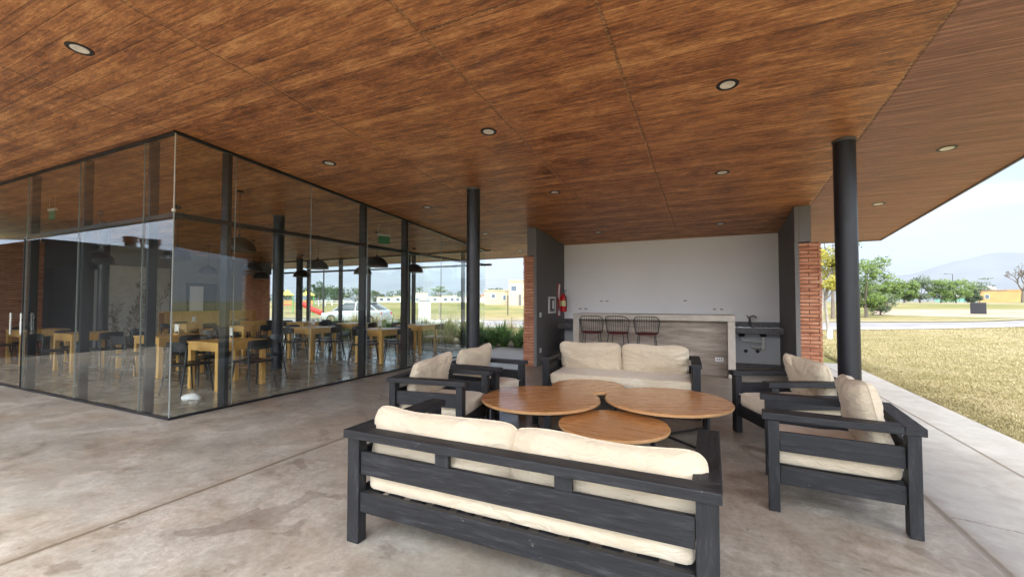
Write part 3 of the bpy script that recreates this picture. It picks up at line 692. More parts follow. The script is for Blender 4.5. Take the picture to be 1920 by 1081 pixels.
# ------------------------------------------------------------------ bar counter and back counter
def bar():
    t = thing('bar_counter', 'board formed grey concrete bar counter in front of the white wall', 'bar counter', (-1.13, 8.62, 0))
    hw = 1.50
    m = MB(); m.box(-hw, hw, 0, .68, 1.02, 1.13); m.build('countertop', 'barsmooth', t, bevel=.006)
    for s in (-1, 1):
        m = MB(); a, b = sorted((s * hw, s * (hw - .12))); m.box(a, b, 0, .68, .003, 1.018); m.build('end_post', 'barsmooth', t, bevel=.006)
    m = MB(); m.box(-hw + .122, hw - .122, .22, .34, .003, 1.018); m.build('front_panel', 'bar', t)
    m = MB(); m.box(1.17, 1.31, .208, .219, .27, .345); s = m.build('socket', 'whiteplastic', t, bevel=.003)
    m = MB()
    for x in (1.205, 1.24, 1.275): m.box(x - .008, x + .008, .204, .2075, .295, .32)
    m.build('socket_hole', 'blackmetal', s)
    c = thing('sink_counter', 'dark granite counter along the white wall with a double sink', 'counter', (0, 9.86, 0))
    m = MB(); m.box(-3.398, 1.33 - .062, 0, .515, .815, .845); m.build('countertop', 'granite', c)
    m = MB(); m.box(-3.398, 1.268, -.018, -.001, .735, .85); m.build('apron', 'granite', c)
    m = MB(); m.box(-3.398, 1.268, .516, .53, .846, .95); m.build('backsplash', 'granite', c)
    for x0 in (.30, .80):
        m = MB(); m.box(x0, x0 + .42, .12, .46, .846, .853); m.build('sink_rim', 'steel', c)
    m = MB(); m.lathe([(.025, .853), (.022, 1.0)], 12, (.72, .44, 0)); m.tube([(.72, .44, .99), (.72, .40, 1.06), (.78, .28, 1.09), (.82, .20, 1.05)], .013, 8); m.tube([(.72, .44, 1.0), (.66, .40, 1.09)], .009, 6)
    m.build('tap', 'chrome_dark', c, smooth=True)
    d = MB(); m = d; y = .36
    m.tube([(.56, y, .62), (.56, y, .56), (.90, y, .545)], .026, 10); m.tube([(.95, y, .66), (.95, y, .40)], .030, 10); m.tube([(.90, y, .545), (.95, y, .545)], .028, 10)
    m.tube([(.74, y + .05, .44), (.80, y, .42), (.95, y, .44)], .024, 10); m.lathe([(.038, .38), (.038, .46)], 14, (.95, y, 0))
    m.build('drain_pipe', 'offwhite', c, smooth=True)
    for xx in (.95, .56): m = MB(); m.lathe([(.05, .65), (.075, .733)], 16, (xx, y, 0)); m.build('drain_cup', 'blackmetal', c, smooth=True)
    for x in (.64, .86):
        m = MB(); mt = Matrix.Translation((x, .53, .33)) @ Matrix.Rotation(R(90), 4, 'X'); m.lathe([(.036, 0), (.036, .02), (.018, .03), (.015, .06)], 16, (0, 0, 0), mt); m.build('valve', 'blackmetal', c, smooth=True)
    # sockets on the white wall
    for i, (x, z, lab) in enumerate(((-2.98, 1.20, 'leftmost lower pair of white sockets above the bar left end'), (-2.45, 1.39, 'upper left white wall socket above the bar stools'),
                          (-.55, 1.40, 'upper right white wall socket above the bar middle'), (.05, 1.21, 'lower right pair of white sockets above the bar right end'))):
        s = thing('wall_socket', lab, 'socket', (x, 10.40, z), 0, 'white sockets on the white wall')
        m = MB()
        for k in ((0, .14) if i != 2 else (0,)): m.box(k - .055, k + .055, -.012, 0, -.035, .035)
        m.build('plate', 'white_wall' if i else 'whiteplastic', s, bevel=.003)
        for k in ((0, .14) if i != 2 else (0,)):
            m = MB(); m.box(k - .032, k + .032, -.015, -.0125, -.012, .012); m.build('socket_face', 'midgrey', s)
    # things on the left grey wall
    p = thing('electrical_panel', 'small white framed electrical panel on the dark alcove wall', 'panel', (-3.398, 9.20, 1.30))
    m = MB(); m.box(0, .03, 0, .45, -.19, -.15); m.box(0, .03, 0, .45, .15, .19); m.box(0, .03, 0, .05, -.149, .149); m.box(0, .03, .40, .45, -.149, .149); m.build('frame', 'offwhite', p)
    m = MB(); m.box(0, .018, .051, .399, -.149, .149); m.build('door', 'darkgrey', p)
    m = MB(); m.box(.019, .026, .24, .33, -.09, .10); m.build('breaker_strip', 'whiteplastic', p)
    for z, lab in ((1.09, 'small white light switch below the electrical panel'), (.32, 'low white socket plate near the foot of the alcove wall')):
        s = thing('switch_plate', lab, 'switch', (-3.398, 8.66, z)); m = MB(); m.box(0, .01, 0, .10, -.05, .05); m.build('plate', 'whiteplastic', s, bevel=.003)
        m = MB(); m.box(.011, .015, .03, .07, -.03, .03); m.build('rocker', 'offwhite', s)
    e = thing('fire_extinguisher', 'red fire extinguisher hanging on the alcove wall corner', 'extinguisher', (-3.27, 9.93, 1.13))
    m = MB(); m.lathe([(0, 0), (.075, .005), (.08, .03), (.08, .34), (.06, .40), (.03, .43), (.03, .46)], 24); m.build('cylinder', 'red', e, smooth=True)
    m = MB(); m.lathe([(.0815, .14), (.0815, .27)], 24); m.build('label_band', 'yellowlabel', e, smooth=True)
    m = MB(); m.tube([(0, 0, .46), (0, 0, .50)], .018, 8); m.bar((0, 0, .50), (.09, -.05, .53), .02, .012); m.bar((0, 0, .49), (.09, -.05, .47), .02, .012); m.tube([(0, 0, .48), (.05, -.08, .44), (.09, -.05, .30), (.088, -.02, .12)], .010, 6); m.build('valve_hose', 'blackmetal', e, smooth=True)
    s = thing('extinguisher_sign', 'tall red and white sign board behind the fire extinguisher', 'sign', (-3.397, 9.86, 1.02))
    m = MB(); m.box(0, .006, 0, .20, -.0, .80); m.build('board', 'red', s)
    m = MB(); m.hexa([(.0065, .02, .45), (.0085, .02, .45), (.0085, .12, .45), (.0065, .12, .45), (.0065, .08, .78), (.0085, .08, .78), (.0085, .18, .78), (.0065, .18, .78)]); m.build('white_band', 'whiteplastic', s)
    m = MB(); m.box(.0065, .0085, .03, .17, .02, .14); m.build('white_panel', 'whiteplastic', s)
    m = MB(); m.box(.0065, .0085, .05, .15, .15, .19); m.build('blue_band', 'bluelabel', s)
bar()

def stool_proto():
    t = thing('bar_stool', '', 'bar stool', (0, 0, 0), 0, 'wire bar stools at the concrete bar')
    # local: back towards -y, seat height .78
    m = MB(); m.lathe([(0, .76), (.185, .76), (.20, .775), (.19, .795), (0, .80)], 28); m.build('seat', 'redseat', t, smooth=True)
    m = MB(); n = 15; top = []; low = []
    for i in range(n + 1):
        a = R(180 + 5 + 170 * i / n) if n else 0
        f = abs(i / n - .5) * 2
        top.append((.235 * math.cos(a), .235 * math.sin(a) - .01, 1.105 - .12 * f ** 4)); low.append((.205 * math.cos(a), .205 * math.sin(a), .79))
    m.tube(low[:1] + top + low[-1:], .0075, 6)
    ring = [(.205 * math.cos(R(a)), .205 * math.sin(R(a)), .785) for a in range(0, 361, 15)]; m.tube(ring, .008, 6)
    m.build('back_rim', 'blackmetal', t, smooth=True)
    m = MB()
    for i in range(1, n): m.tube([low[i], top[i]], .0042, 5)
    m.build('back_wires', 'blackmetal', t)
    for sx in (-1, 1):
        for sy in (-1, 1):
            m = MB(); m.tube([(sx * .14, sy * .14, .765), (sx * .225, sy * .225, .004)], .0085, 6); m.build('leg', 'blackmetal', t)
    m = MB(); ring = [(.262 * math.cos(R(a)), .262 * math.sin(R(a)), .27) for a in range(45, 406, 90)]; m.tube(ring, .006, 6); m.build('footrest', 'blackmetal', t)
    return t
sp_ = stool_proto()
for i, (x, rz, lab) in enumerate(((-2.17, 6, 'leftmost black wire bar stool at the concrete bar'), (-1.66, -5, 'middle black wire bar stool, close against the leftmost one'), (-1.12, 2, 'rightmost black wire bar stool with the red seat rim showing'))):
    place(sp_, i > 0, (x, 8.38, 0), R(rz), lab)

# ------------------------------------------------------------------ cushions
def pillow_mesh(w, h, t, seed, nu=44, nv=30):
    """flat pillow standing in the xz plane, thickness along y"""
    m = MB(); off = Vector((seed * 3.1, seed * 1.7, seed))
    def P(u, v, sgn):
        a, b = 2 * u - 1, 2 * v - 1
        pr = max(0, (1 - abs(a) ** 6)) ** .5 * max(0, (1 - abs(b) ** 3.6)) ** .5
        rd = 1 - .075 * (abs(a) ** 6) * (abs(b) ** 6)
        px = a * w / 2 * (1 - .018 * (1 - b * b)) * rd; pz = b * h / 2 * (1 - .02 * (1 - a * a)) * rd * (1 - .10 * abs(a) ** 8 * (b > 0))
        q = Vector((px * 3.2, sgn * 2, pz * 3.2)) + off
        nz = noise.noise(q) * .028 + noise.noise(q * 2.7) * .012
        corner = (abs(a) * abs(b)) ** 2
        rad = noise.noise(Vector((math.atan2(b, a) * 6 + seed, sgn, seed))) * .016 * (a * a + b * b) ** .5
        th = t / 2 * pr * (1 + .10 * (1 - b) * .5) + (nz + rad) * pr * 1.1
        py = sgn * max(th, .004 * (pr > 0)) + .012 * math.sin(a * 4 + seed) * abs(b)
        pz += noise.noise(Vector((a * 1.6, seed, 1))) * .02 - .012 * (1 - a * a) * (b > 0)
        return (px, py, pz + .01 * corner)
    m.grid(lambda u, v: P(u, v, -1), nu, nv); m.grid(lambda u, v: P(1 - u, v, 1), nu, nv)
    return m
def seat_cushion(x0, x1, y0, y1, z0, z1, seed, r=.035):
    m = MB(); cx, cy, cz = (x0 + x1) / 2, (y0 + y1) / 2, (z0 + z1) / 2; hx, hy, hz = (x1 - x0) / 2, (y1 - y0) / 2, (z1 - z0) / 2
    nx = max(10, int(hx * 2 / .035)); ny = max(10, int(hy * 2 / .035)); nz_ = 6
    def S(p):
        v = Vector(p); q = Vector((max(-hx + r, min(hx - r, v.x)), max(-hy + r, min(hy - r, v.y)), max(-hz + r, min(hz - r, v.z))))
        d = v - q
        if d.length > 1e-6: v = q + d.normalized() * r
        bulge = max(0, 1 - (v.x / hx) ** 4) * max(0, 1 - (v.y / hy) ** 4)
        k = v.z / hz
        v.z += k * .014 * bulge
        n = noise.noise(Vector((v.x * 5, v.y * 5, v.z * 9)) + Vector((seed, seed, 0)))
        n2 = noise.noise(Vector((v.x * 14, v.y * 14, v.z * 22)) + Vector((seed, 0, 0)))
        s_ = 1 + (n * .006 + n2 * .003) / hz
        v.z = v.z * s_; v.x += n * .005; v.y += n * .005
        return (v.x + cx, v.y + cy, v.z + cz)
    g = m.grid
    g(lambda u, v: S(((2 * u - 1) * hx, (2 * v - 1) * hy, hz)), nx, ny); g(lambda u, v: S(((1 - 2 * u) * hx, (2 * v - 1) * hy, -hz)), nx, ny)
    g(lambda u, v: S(((2 * u - 1) * hx, -hy, (2 * v - 1) * hz)), nx, nz_); g(lambda u, v: S(((1 - 2 * u) * hx, hy, (2 * v - 1) * hz)), nx, nz_)
    g(lambda u, v: S((hx, (2 * u - 1) * hy, (2 * v - 1) * hz)), ny, nz_); g(lambda u, v: S((-hx, (1 - 2 * u) * hy, (2 * v - 1) * hz)), ny, nz_)
    return m
def seam(x0, x1, y0, y1, z, m):
    m.tube([(x0, y0, z), (x1, y0, z), (x1, y1, z), (x0, y1, z), (x0, y0, z)], .003, 4)

def seating(name, label, cat, w, d, loc, rz, group=None, uprights=()):
    """local frame: x across, back at y=0, front at y=d"""
    t = thing(name, label, cat, loc, rz, group); hw = w / 2
    pw, pd = .085, .065
    for sx in (-1, 1):
        for y0, y1 in ((.012, .012 + pd), (d - pd - .02, d - .02)):
            m = MB(); a, b = sorted((sx * (hw - .012), sx * (hw - .012 - pw))); m.box(a, b, y0, y1, .002, .595); m.build('leg', 'char_z', t, bevel=.004)
    m = MB(); m.box(-hw + .0, hw, -.012, .088, .598, .645); m.build('back_cap', 'char', t, bevel=.005)
    for sx in (-1, 1):
        a, b = sorted((sx * (hw + .002), sx * (hw - .112)))
        m = MB(); m.box(a, b, .090, d + .012, .5985, .6445); m.build('armrest', 'char_y', t, bevel=.005)
        a, b = sorted((sx * (hw - .034), sx * (hw - .062)))
        m = MB(); m.box(a, b, .08, d - .088, .392, .520); m.build('side_rail', 'char_y', t, bevel=.003)
        m = MB(); m.box(a, b, .08, d - .088, .180, .293); m.build('seat_rail', 'char_y', t, bevel=.003)
    m = MB(); m.box(-hw + .1, hw - .1, .026, .056, .392, .520); m.build('back_rail', 'char', t, bevel=.003)
    m = MB(); m.box(-hw + .1, hw - .1, .024, .058, .180, .293); m.build('seat_rail', 'char', t, bevel=.003)
    m = MB(); m.box(-hw + .1, hw - .1, d - .068, d - .036, .180, .293); m.build('seat_rail', 'char', t, bevel=.003)
    for x in uprights:
        m = MB(); m.box(x - .042, x + .042, .028, .054, .5205, .5975); m.build('back_upright', 'char_z', t, bevel=.002)
    m = MB(); n = max(5, int(w / .16))
    for i in range(n):
        x = -hw + .14 + (w - .28) * i / (n - 1); m.box(x - .045, x + .045, .0585, d - .069, .262, .280)
    m.build('seat_slats', 'char_y', t, bevel=.002)
    return t
def pillow(t, w, h, th, x, y, z, tilt, seed, yaw=0.0, roll=0.0):
    m = pillow_mesh(w, h, th, seed); R_ = Matrix.Translation((x, y, z)) @ Matrix.Rotation(yaw, 4, 'Z') @ Matrix.Rotation(tilt, 4, 'X') @ Matrix.Rotation(roll, 4, 'Y')
    m.v = [R_ @ v for v in m.v]
    o = m.build('back_cushion', 'fabric', t, smooth='all')
    e = MB(); n = 60; nu, nv = 44, 30; ring = [m.v[i] for i in range(nu + 1)] + [m.v[j * (nu + 1) + nu] for j in range(1, nv + 1)] + [m.v[nv * (nu + 1) + i] for i in range(nu - 1, -1, -1)] + [m.v[j * (nu + 1)] for j in range(nv - 1, -1, -1)]
    e.tube(ring, .0042, 5, caps=False); e.build('piping', 'fabric', o, smooth='all')
    return o
def cushion(t, w, d, seed):
    hw = w / 2; z0, z1 = .284, .428
    o = seat_cushion(-hw + .105, hw - .105, .075, d - .05, z0, z1, seed).build('seat_cushion', 'fabric', t, smooth='all')
    m = MB(); k = .103; seam(-hw + k, hw - k, .073, d - .048, z1 - .022, m); m.build('piping', 'fabric', o)
    return o
# near sofa: back to the camera
s = seating('patio_sofa', 'charcoal timber sofa nearest the camera seen from behind', 'sofa', 1.965, .86, (-.955, 1.85, 0), 0, 'charcoal timber sofas', (-.33, .33))
cushion(s, 1.965, .86, 1)
pillow(s, .96, .40, .155, -.445, .185, .545, R(-9), 2, R(1)); pillow(s, .96, .39, .155, .455, .185, .535, R(-9), 5, R(-1), R(.8))
# far sofa: facing the camera
s = seating('patio_sofa', 'charcoal timber sofa facing the camera in front of the bar', 'sofa', 1.96, .86, (-1.14, 6.25, 0), R(180) + R(3), 'charcoal timber sofas', (-.33, .33))
cushion(s, 1.96, .86, 3)
pillow(s, .86, .44, .15, -.42, .23, .60, R(-18), 7, R(2), R(-1)); pillow(s, .88, .45, .15, .45, .23, .60, R(-18), 9, R(-2), R(1))
# armchairs.  local +y is the front
def armchair(label, cx, cy, ang, seed, pil):
    w, d = .76, .80
    f = Vector((math.cos(ang), math.sin(ang))); rz = ang - math.pi / 2
    bx, by = cx - f.x * d / 2, cy - f.y * d / 2
    s = seating('patio_armchair', label, 'armchair', w, d, (bx, by, 0), rz, 'charcoal timber armchairs')
    cushion(s, w, d, seed); pw, ph, x, y, z, tilt, yaw, roll = pil
    pillow(s, pw, ph, .145, x, y, z, tilt, seed + 4, yaw, roll)
armchair('charcoal armchair at the right front, nearest the camera, with a puffy side turned cushion', .73, 3.66, R(176), 11, (.56, .50, .02, .22, .62, R(-14), R(8), R(3)))
armchair('charcoal armchair at the right back, before the lawn side column', .68, 5.02, R(204), 13, (.58, .46, .0, .20, .61, R(-16), R(4), R(-4)))
armchair('charcoal armchair at the left front, with a crumpled cushion leaning on its arm', -2.51, 3.68, R(8), 15, (.60, .46, -.03, .24, .60, R(-20), R(-10), R(6)))
armchair('charcoal armchair at the left back, nearer the strap leaved plants', -2.53, 4.60, R(-3), 17, (.60, .48, .0, .24, .61, R(-20), R(-6), R(5)))

# ------------------------------------------------------------------ coffee tables
def coffee(label, x, y, r, h, legs, rot, grain, legw=(.03, .03)):
    t = thing('coffee_table', label, 'coffee table', (x, y, 0), grain, 'round wooden coffee tables')
    m = MB(); m.lathe([(r - .004, h - .026), (r, h - .020), (r, h - .008), (r - .004, h - .0045)], 72); m.build('ply_edge', 'ply', t, smooth=True)
    m = MB(); m.lathe([(r - .004, h - .0042), (r - .006, h - .0008), (r - .010, h)], 72)
    m.build('table_top', 'tabletop', t)
    m = MB(); ring = [((r - .10) * math.cos(R(a)), (r - .10) * math.sin(R(a)), h - .045) for a in range(0, 361, 10)]; m.tube(ring, .016, 6); m.build('under_ring', 'blackmetal', t)
    for k in range(legs):
        a = rot + 2 * math.pi * k / legs - grain; p = Vector(((r - .10) * math.cos(a), (r - .10) * math.sin(a), 0))
        m = MB(); mt = Matrix.Translation(p) @ Matrix.Rotation(a, 4, 'Z'); m.box(-legw[1] / 2, legw[1] / 2, -legw[0] / 2, legw[0] / 2, .002, h - .03, mt); m.build('leg', 'blackmetal', t, bevel=.002)
    m = MB()
    for k in range((legs + 1) // 2):
        a = rot + 2 * math.pi * k / legs - grain; b = a + math.pi if legs % 2 == 0 else a + 2 * math.pi / legs
        m.bar(((r - .1) * math.cos(a), (r - .1) * math.sin(a), .05 + .021 * k), ((r - .1) * math.cos(b), (r - .1) * math.sin(b), .05 + .021 * k), .02, .02)
    m.build('cross_bar', 'blackmetal', t)
coffee('large round coffee table at left, beside the left armchairs', -1.60, 4.10, .60, .405, 4, R(-62), R(35), (.07, .02))
coffee('large round coffee table at right, touching the left one', -.42, 4.52, .60, .41, 4, R(-42), R(20))
coffee('low round coffee table tucked at the front of the group', -.775, 3.68, .46, .345, 4, R(-20), R(-8))
coffee('small round coffee table at the back, mostly hidden before the far sofa', -1.33, 4.93, .42, .40, 3, R(20), R(60))

# ------------------------------------------------------------------ dining furniture
def chair_proto():
    t = thing('dining_chair', '', 'chair', (0, 0, 0), 0, 'black dining chairs')
    # front +y
    m = MB(); m.grid(lambda u, v: ((u - .5) * .43 * (1 - .10 * (1 - v)), (v - .5) * .42, .445 + .012 * ((2 * u - 1) ** 2 + (2 * v - 1) ** 2) * .5), 8, 8)
    m.grid(lambda u, v: ((.5 - u) * .43 * (1 - .10 * (1 - v)), (v - .5) * .42, .425), 8, 8)
    b = 81
    for i in range(8):
        m.f.append((i, 81 + 8 - i, 81 + 7 - i, i + 1)); m.f.append((72 + i, 72 + i + 1, 81 + 72 + 7 - i, 81 + 72 + 8 - i))
        m.f.append((i * 9, (i + 1) * 9, 81 + (i + 1) * 9 + 8, 81 + i * 9 + 8)); m.f.append((i * 9 + 8, 81 + i * 9, 81 + (i + 1) * 9, (i + 1) * 9 + 8))
    m.build('seat', 'blackmetal', t, smooth=True)
    m = MB(); n = 12
    def C(u): a = (u - .5) * 1.35; return Vector((math.sin(a) * .32, -.235 + (1 - math.cos(a)) * .30, 0))
    for (zz0, zz1, o) in ((.635, .785, 0),):
        vs = []
        for i in range(n + 1):
            c = C(i / n); e = .02 * abs(2 * i / n - 1) ** 3
            vs += [c + Vector((0, -.009, zz0 + e)), c + Vector((0, .009, zz0 + e)), c + Vector((0, .009 - .015, zz1 - e)), c + Vector((0, -.009 - .015, zz1 - e))]
        fs = []
        for i in range(n):
            for k in range(4): a = i * 4 + k; b2 = i * 4 + (k + 1) % 4; fs.append((a, b2, b2 + 4, a + 4))
        fs += [(3, 2, 1, 0), (n * 4, n * 4 + 1, n * 4 + 2, n * 4 + 3)]
        m.add(vs, fs)
    m.build('backrest', 'blackmetal', t, smooth=True)
    for s_ in (-1, 1):
        m = MB(); m.tube([(s_ * .185, .17, .43), (s_ * .215, .225, .003)], [.015, .010], 8); m.build('leg', 'blackmetal', t, smooth=True)
        m = MB(); m.tube([(s_ * .19, -.17, .72), (s_ * .185, -.185, .44), (s_ * .215, -.265, .003)], [.013, .016, .010], 8); m.build('leg', 'blackmetal', t, smooth=True)
    return t
cp = chair_proto()
def table_proto():
    t = thing('dining_table', '', 'table', (0, 0, 0), 0, 'square pine dining tables')
    m = MB(); m.box(-.4, .4, -.4, .4, .722, .75); m.build('table_top', 'pine', t, bevel=.003)
    m = MB()
    for a, b, c, d in ((-.36, .36, -.385, -.36), (-.36, .36, .36, .385), (-.385, -.36, -.36, .36), (.36, .385, -.36, .36)): m.box(a, b, c, d, .61, .7215)
    m.build('apron', 'pine', t)
    for sx in (-1, 1):
        for sy in (-1, 1):
            m = MB(); a, b = sorted((sx * .3875, sx * .3175)); c, d = sorted((sy * .3875, sy * .3175)); m.box(a, b, c, d, .003, .7215); m.build('leg', 'pine', t, bevel=.003)
    return t
tp = table_proto()
TABLES = [  # x, y, rz, words, open sides
    (-7.22, 4.40, 0, 'nearest the glass corner', 'abcd'), (-9.35, 4.62, 2, 'second from the glass corner along the front glass', 'abcd'),
    (-11.55, 4.25, 0, 'in front of the mural near the front glass', 'abcd'), (-13.9, 4.25, 0, 'beside the brick wall with the window', 'acd'),
    (-7.0, 7.72, 0, 'midway along the side glass', 'abcd'), (-8.95, 7.48, 2, 'just beyond the near dining room column', 'abcd'),
    (-11.2, 7.35, 0, 'in the middle of the dining room', 'abcd'), (-13.6, 7.3, 0, 'before the slatted bench', 'abd'),
    (-7.35, 9.55, 0, 'at the far right corner of the dining room', 'bd'), (-9.6, 9.45, 0, 'by the far glass between the two far columns', 'abd'),
    (-11.5, 9.35, 0, 'by the far glass near the left far column', 'abcd'), (-13.7, 9.3, 0, 'next to the brick pier', 'abd')]
used = 0; rnd = random.Random(5)
SIDE = {'a': (0, -.56, 0, 'near side of'), 'b': (.56, 0, 90, 'right of'), 'c': (0, .56, 180, 'far side of'), 'd': (-.56, 0, -90, 'left of')}
for i, (x, y, rz, words, sides) in enumerate(TABLES):
    place(tp, i > 0, (x, y, 0), R(rz), 'square pine dining table ' + words)
    for sd_ in sides:
        dx, dy, a, w_ = SIDE[sd_]
        jx, jy = rnd.uniform(-.05, .05), rnd.uniform(-.05, .05); k = rnd.uniform(.98, 1.12)
        place(cp, used > 0, (x + dx * k + jx, y + dy * k + jy, 0), R(a + rnd.uniform(-9, 9)), 'black chair, %s table %s' % (w_, words)); used += 1
# things on tables
for i, (x, y, w_) in enumerate(((-7.3, 4.5, 'nearest the glass corner'), (-9.3, 4.7, 'second from the glass corner'), (-7.0, 7.7, 'midway along the side glass'), (-8.95, 7.5, 'beyond the near column'), (-13.6, 7.3, 'before the slatted bench'))):
    t = thing('menu_stand', 'small upright menu stand on the pine table ' + w_, 'menu stand', (x, y, .752), R(20 * i), 'menu stands on the dining tables')
    m = MB(); m.box(-.05, .05, -.03, .03, 0, .02); m.build('base', 'pine', t)
    m = MB(); m.box(-.045, -.035, -.004, .004, .021, .2); m.box(.035, .045, -.004, .004, .021, .2); m.build('posts', 'offwhite', t)
    m = MB(); m.box(-.034, .034, -.002, .002, .06, .19); m.build('card', 'whiteplastic', t)

# pendants
def pendant_proto():
    t = thing('pendant_lamp', '', 'pendant lamp', (0, 0, 0), 0, 'black dome pendant lamps')
    prof = [(.02, .25)]; 
    for k in range(0, 9): a = R(84 - 84 * k / 8); prof.append((.26 * math.cos(a), .245 * math.sin(a)))
    m = MB(); m.lathe(prof + [(.256, 0)], 36); m.build('shade', 'blackmetal', t, smooth=True)
    inn = [(max(.001, r - .006), z - .004) for r, z in prof[1:]]; inn[-1] = (.254, .001)
    m = MB(); m.lathe(list(reversed(inn)), 36); m.build('lining', 'shade_in', t, smooth=True)
    m = MB(); m.lathe([(.22, .012), (.22, .018)], 30); m.build('diffuser', 'shade_in', t)
    m = MB(); m.tube([(0, 0, .25), (0, 0, .29)], .02, 10); m.build('cap', 'blackmetal', t)
    return t
pp = pendant_proto()
PEND = [(-7.3, 4.6, 2.24, 'above the table nearest the glass corner'), (-9.5, 4.78, 2.20, 'above the second table from the glass corner'), (-11.6, 4.4, 2.18, 'above the table in front of the mural'),
        (-7.2, 7.8, 2.20, 'above the table midway along the side glass'), (-9.0, 7.65, 2.20, 'above the table beyond the near column'), (-11.3, 7.5, 2.2, 'above the middle table'), (-13.5, 7.6, 2.19, 'above the table before the slatted bench'),
        (-7.6, 9.7, 2.2, 'above the far right corner table'), (-9.5, 9.7, 2.2, 'above the table between the far columns'), (-12.0, 9.6, 2.17, 'above the table near the left far column'), (-14.0, 9.6, 2.17, 'above the table next to the brick pier')]
for i, (x, y, z, w_) in enumerate(PEND):
    o = place(pp, i > 0, (x, y, z), 0, 'black dome pendant lamp hanging ' + w_)
    m = MB(); m.tube([(0, 0, .29), (0, 0, roofz(y) - z - .02)], .004, 5); m.build('cord', 'blackmetal', o)
    m = MB(); m.lathe([(.05, roofz(y) - z - .03), (.05, roofz(y) - z + .003)], 16); m.build('ceiling_rose', 'blackmetal', o)

# exit signs, door stop, cables
for (x, y, z, rz, lab) in ((-6.45, 7.20, 2.70, 0, 'green exit sign hanging behind the side glass'), (-11.2, 3.55, 2.98, 90, 'green exit sign hanging above the glazed door')):
    t = thing('exit_sign', lab, 'exit sign', (x, y, z), R(rz + 62 if rz == 0 else 0), 'green exit signs')
    m = MB(); m.box(-.14, .14, -.025, .025, .10, .14); m.build('housing', 'offwhite', t, bevel=.003)
    m = MB(); m.box(-.125, .125, -.004, .004, -.06, .0995); m.build('sign_face', 'greensign', t)
    h = roofz(y) - z
    m = MB(); m.tube([(-.12, 0, .14), (-.14, 0, .2), (-.11, 0, h - .02)], .004, 5); m.tube([(.12, 0, .14), (.12, 0, h - .01)], .002, 4); m.build('wire', 'offwhite', t)
t = thing('door_wedge', 'white rounded block lying on the floor behind the glass corner', 'door stop', (-6.72, 3.60, .003), R(20))
m = MB(); m.lathe([(.12, 0), (.125, .02), (.09, .055), (.04, .075), (0, .08)], 20); m.v = [Vector((v.x * 1.15, v.y * .7, v.z + .006 * math.sin(v.x * 40))) for v in m.v]; m.build('block', 'whiteplastic', t, smooth=True)
for (x, y, lab) in ((GX + .002, GY - .012, 'thin pale cable running down the glass corner above the transom'),):
    t = thing('corner_cable', lab, 'cable', (x, y, 2.44)); m = MB(); m.tube([(.01, 0, 0), (.01, 0, roofz(y) - 2.44 - .035)], .005, 5); m.build('cable', 'offwhite', t)
    m = MB(); m.lathe([(.022, 0), (.018, .03), (.006, .04)], 10, (.01, 0, 0)); m.build('sensor', 'offwhite', t)

# ceiling lights
def light_proto():
    t = thing('ceiling_light', '', 'ceiling light', (0, 0, 0), 0, 'round recessed ceiling lights')
    m = MB(); m.lathe([(.062, .002), (.062, -.004), (.090, -.004), (.095, .002)], 36); m.build('ring', 'blackmetal', t, smooth=True)
    m = MB(); m.lathe([(.001, -.001), (.030, -.001), (.034, -.0035), (.0615, -.0035), (.0615, .002)], 32); m.build('lens', 'lampglass', t, smooth=True)
    return t
lp = light_proto()
LIGHTS = [(-4.79, 1.65, 'nearest the upper left of the photo before the glass corner'), (.15, 4.2, 'above the right armchairs, the largest one right of centre'), (-2.27, 4.22, 'above the left armchairs near the photo centre'),
          (-4.8, 4.25, 'beside the side glass just past its corner'), (.15, 6.43, 'second one out in line above the right armchairs'), (-2.26, 6.45, 'second one out above the left armchairs'),
          (-4.77, 6.47, 'third one along the side glass'), (2.46, 6.49, 'nearer one on the outer strip over the walkway'), (2.46, 8.73, 'farther one on the outer strip over the walkway'),
          (-2.26, 9.32, 'left one inside the bar alcove'), (.17, 9.32, 'right one inside the bar alcove'), (-4.77, 8.71, 'fourth one along the side glass behind the column'), (-4.84, 10.86, 'farthest one at the roof edge beside the left alcove pier'),
          (-8.6, 9.0, 'inside the dining room near the far right'), (-10.9, 6.5, 'inside the dining room over its middle')]
for i, (x, y, w_) in enumerate(LIGHTS):
    o = place(lp, i > 0, (x, y, roofz(y)), 0, 'round recessed ceiling light ' + w_); o.rotation_euler = (SLOPE, 0, 0)

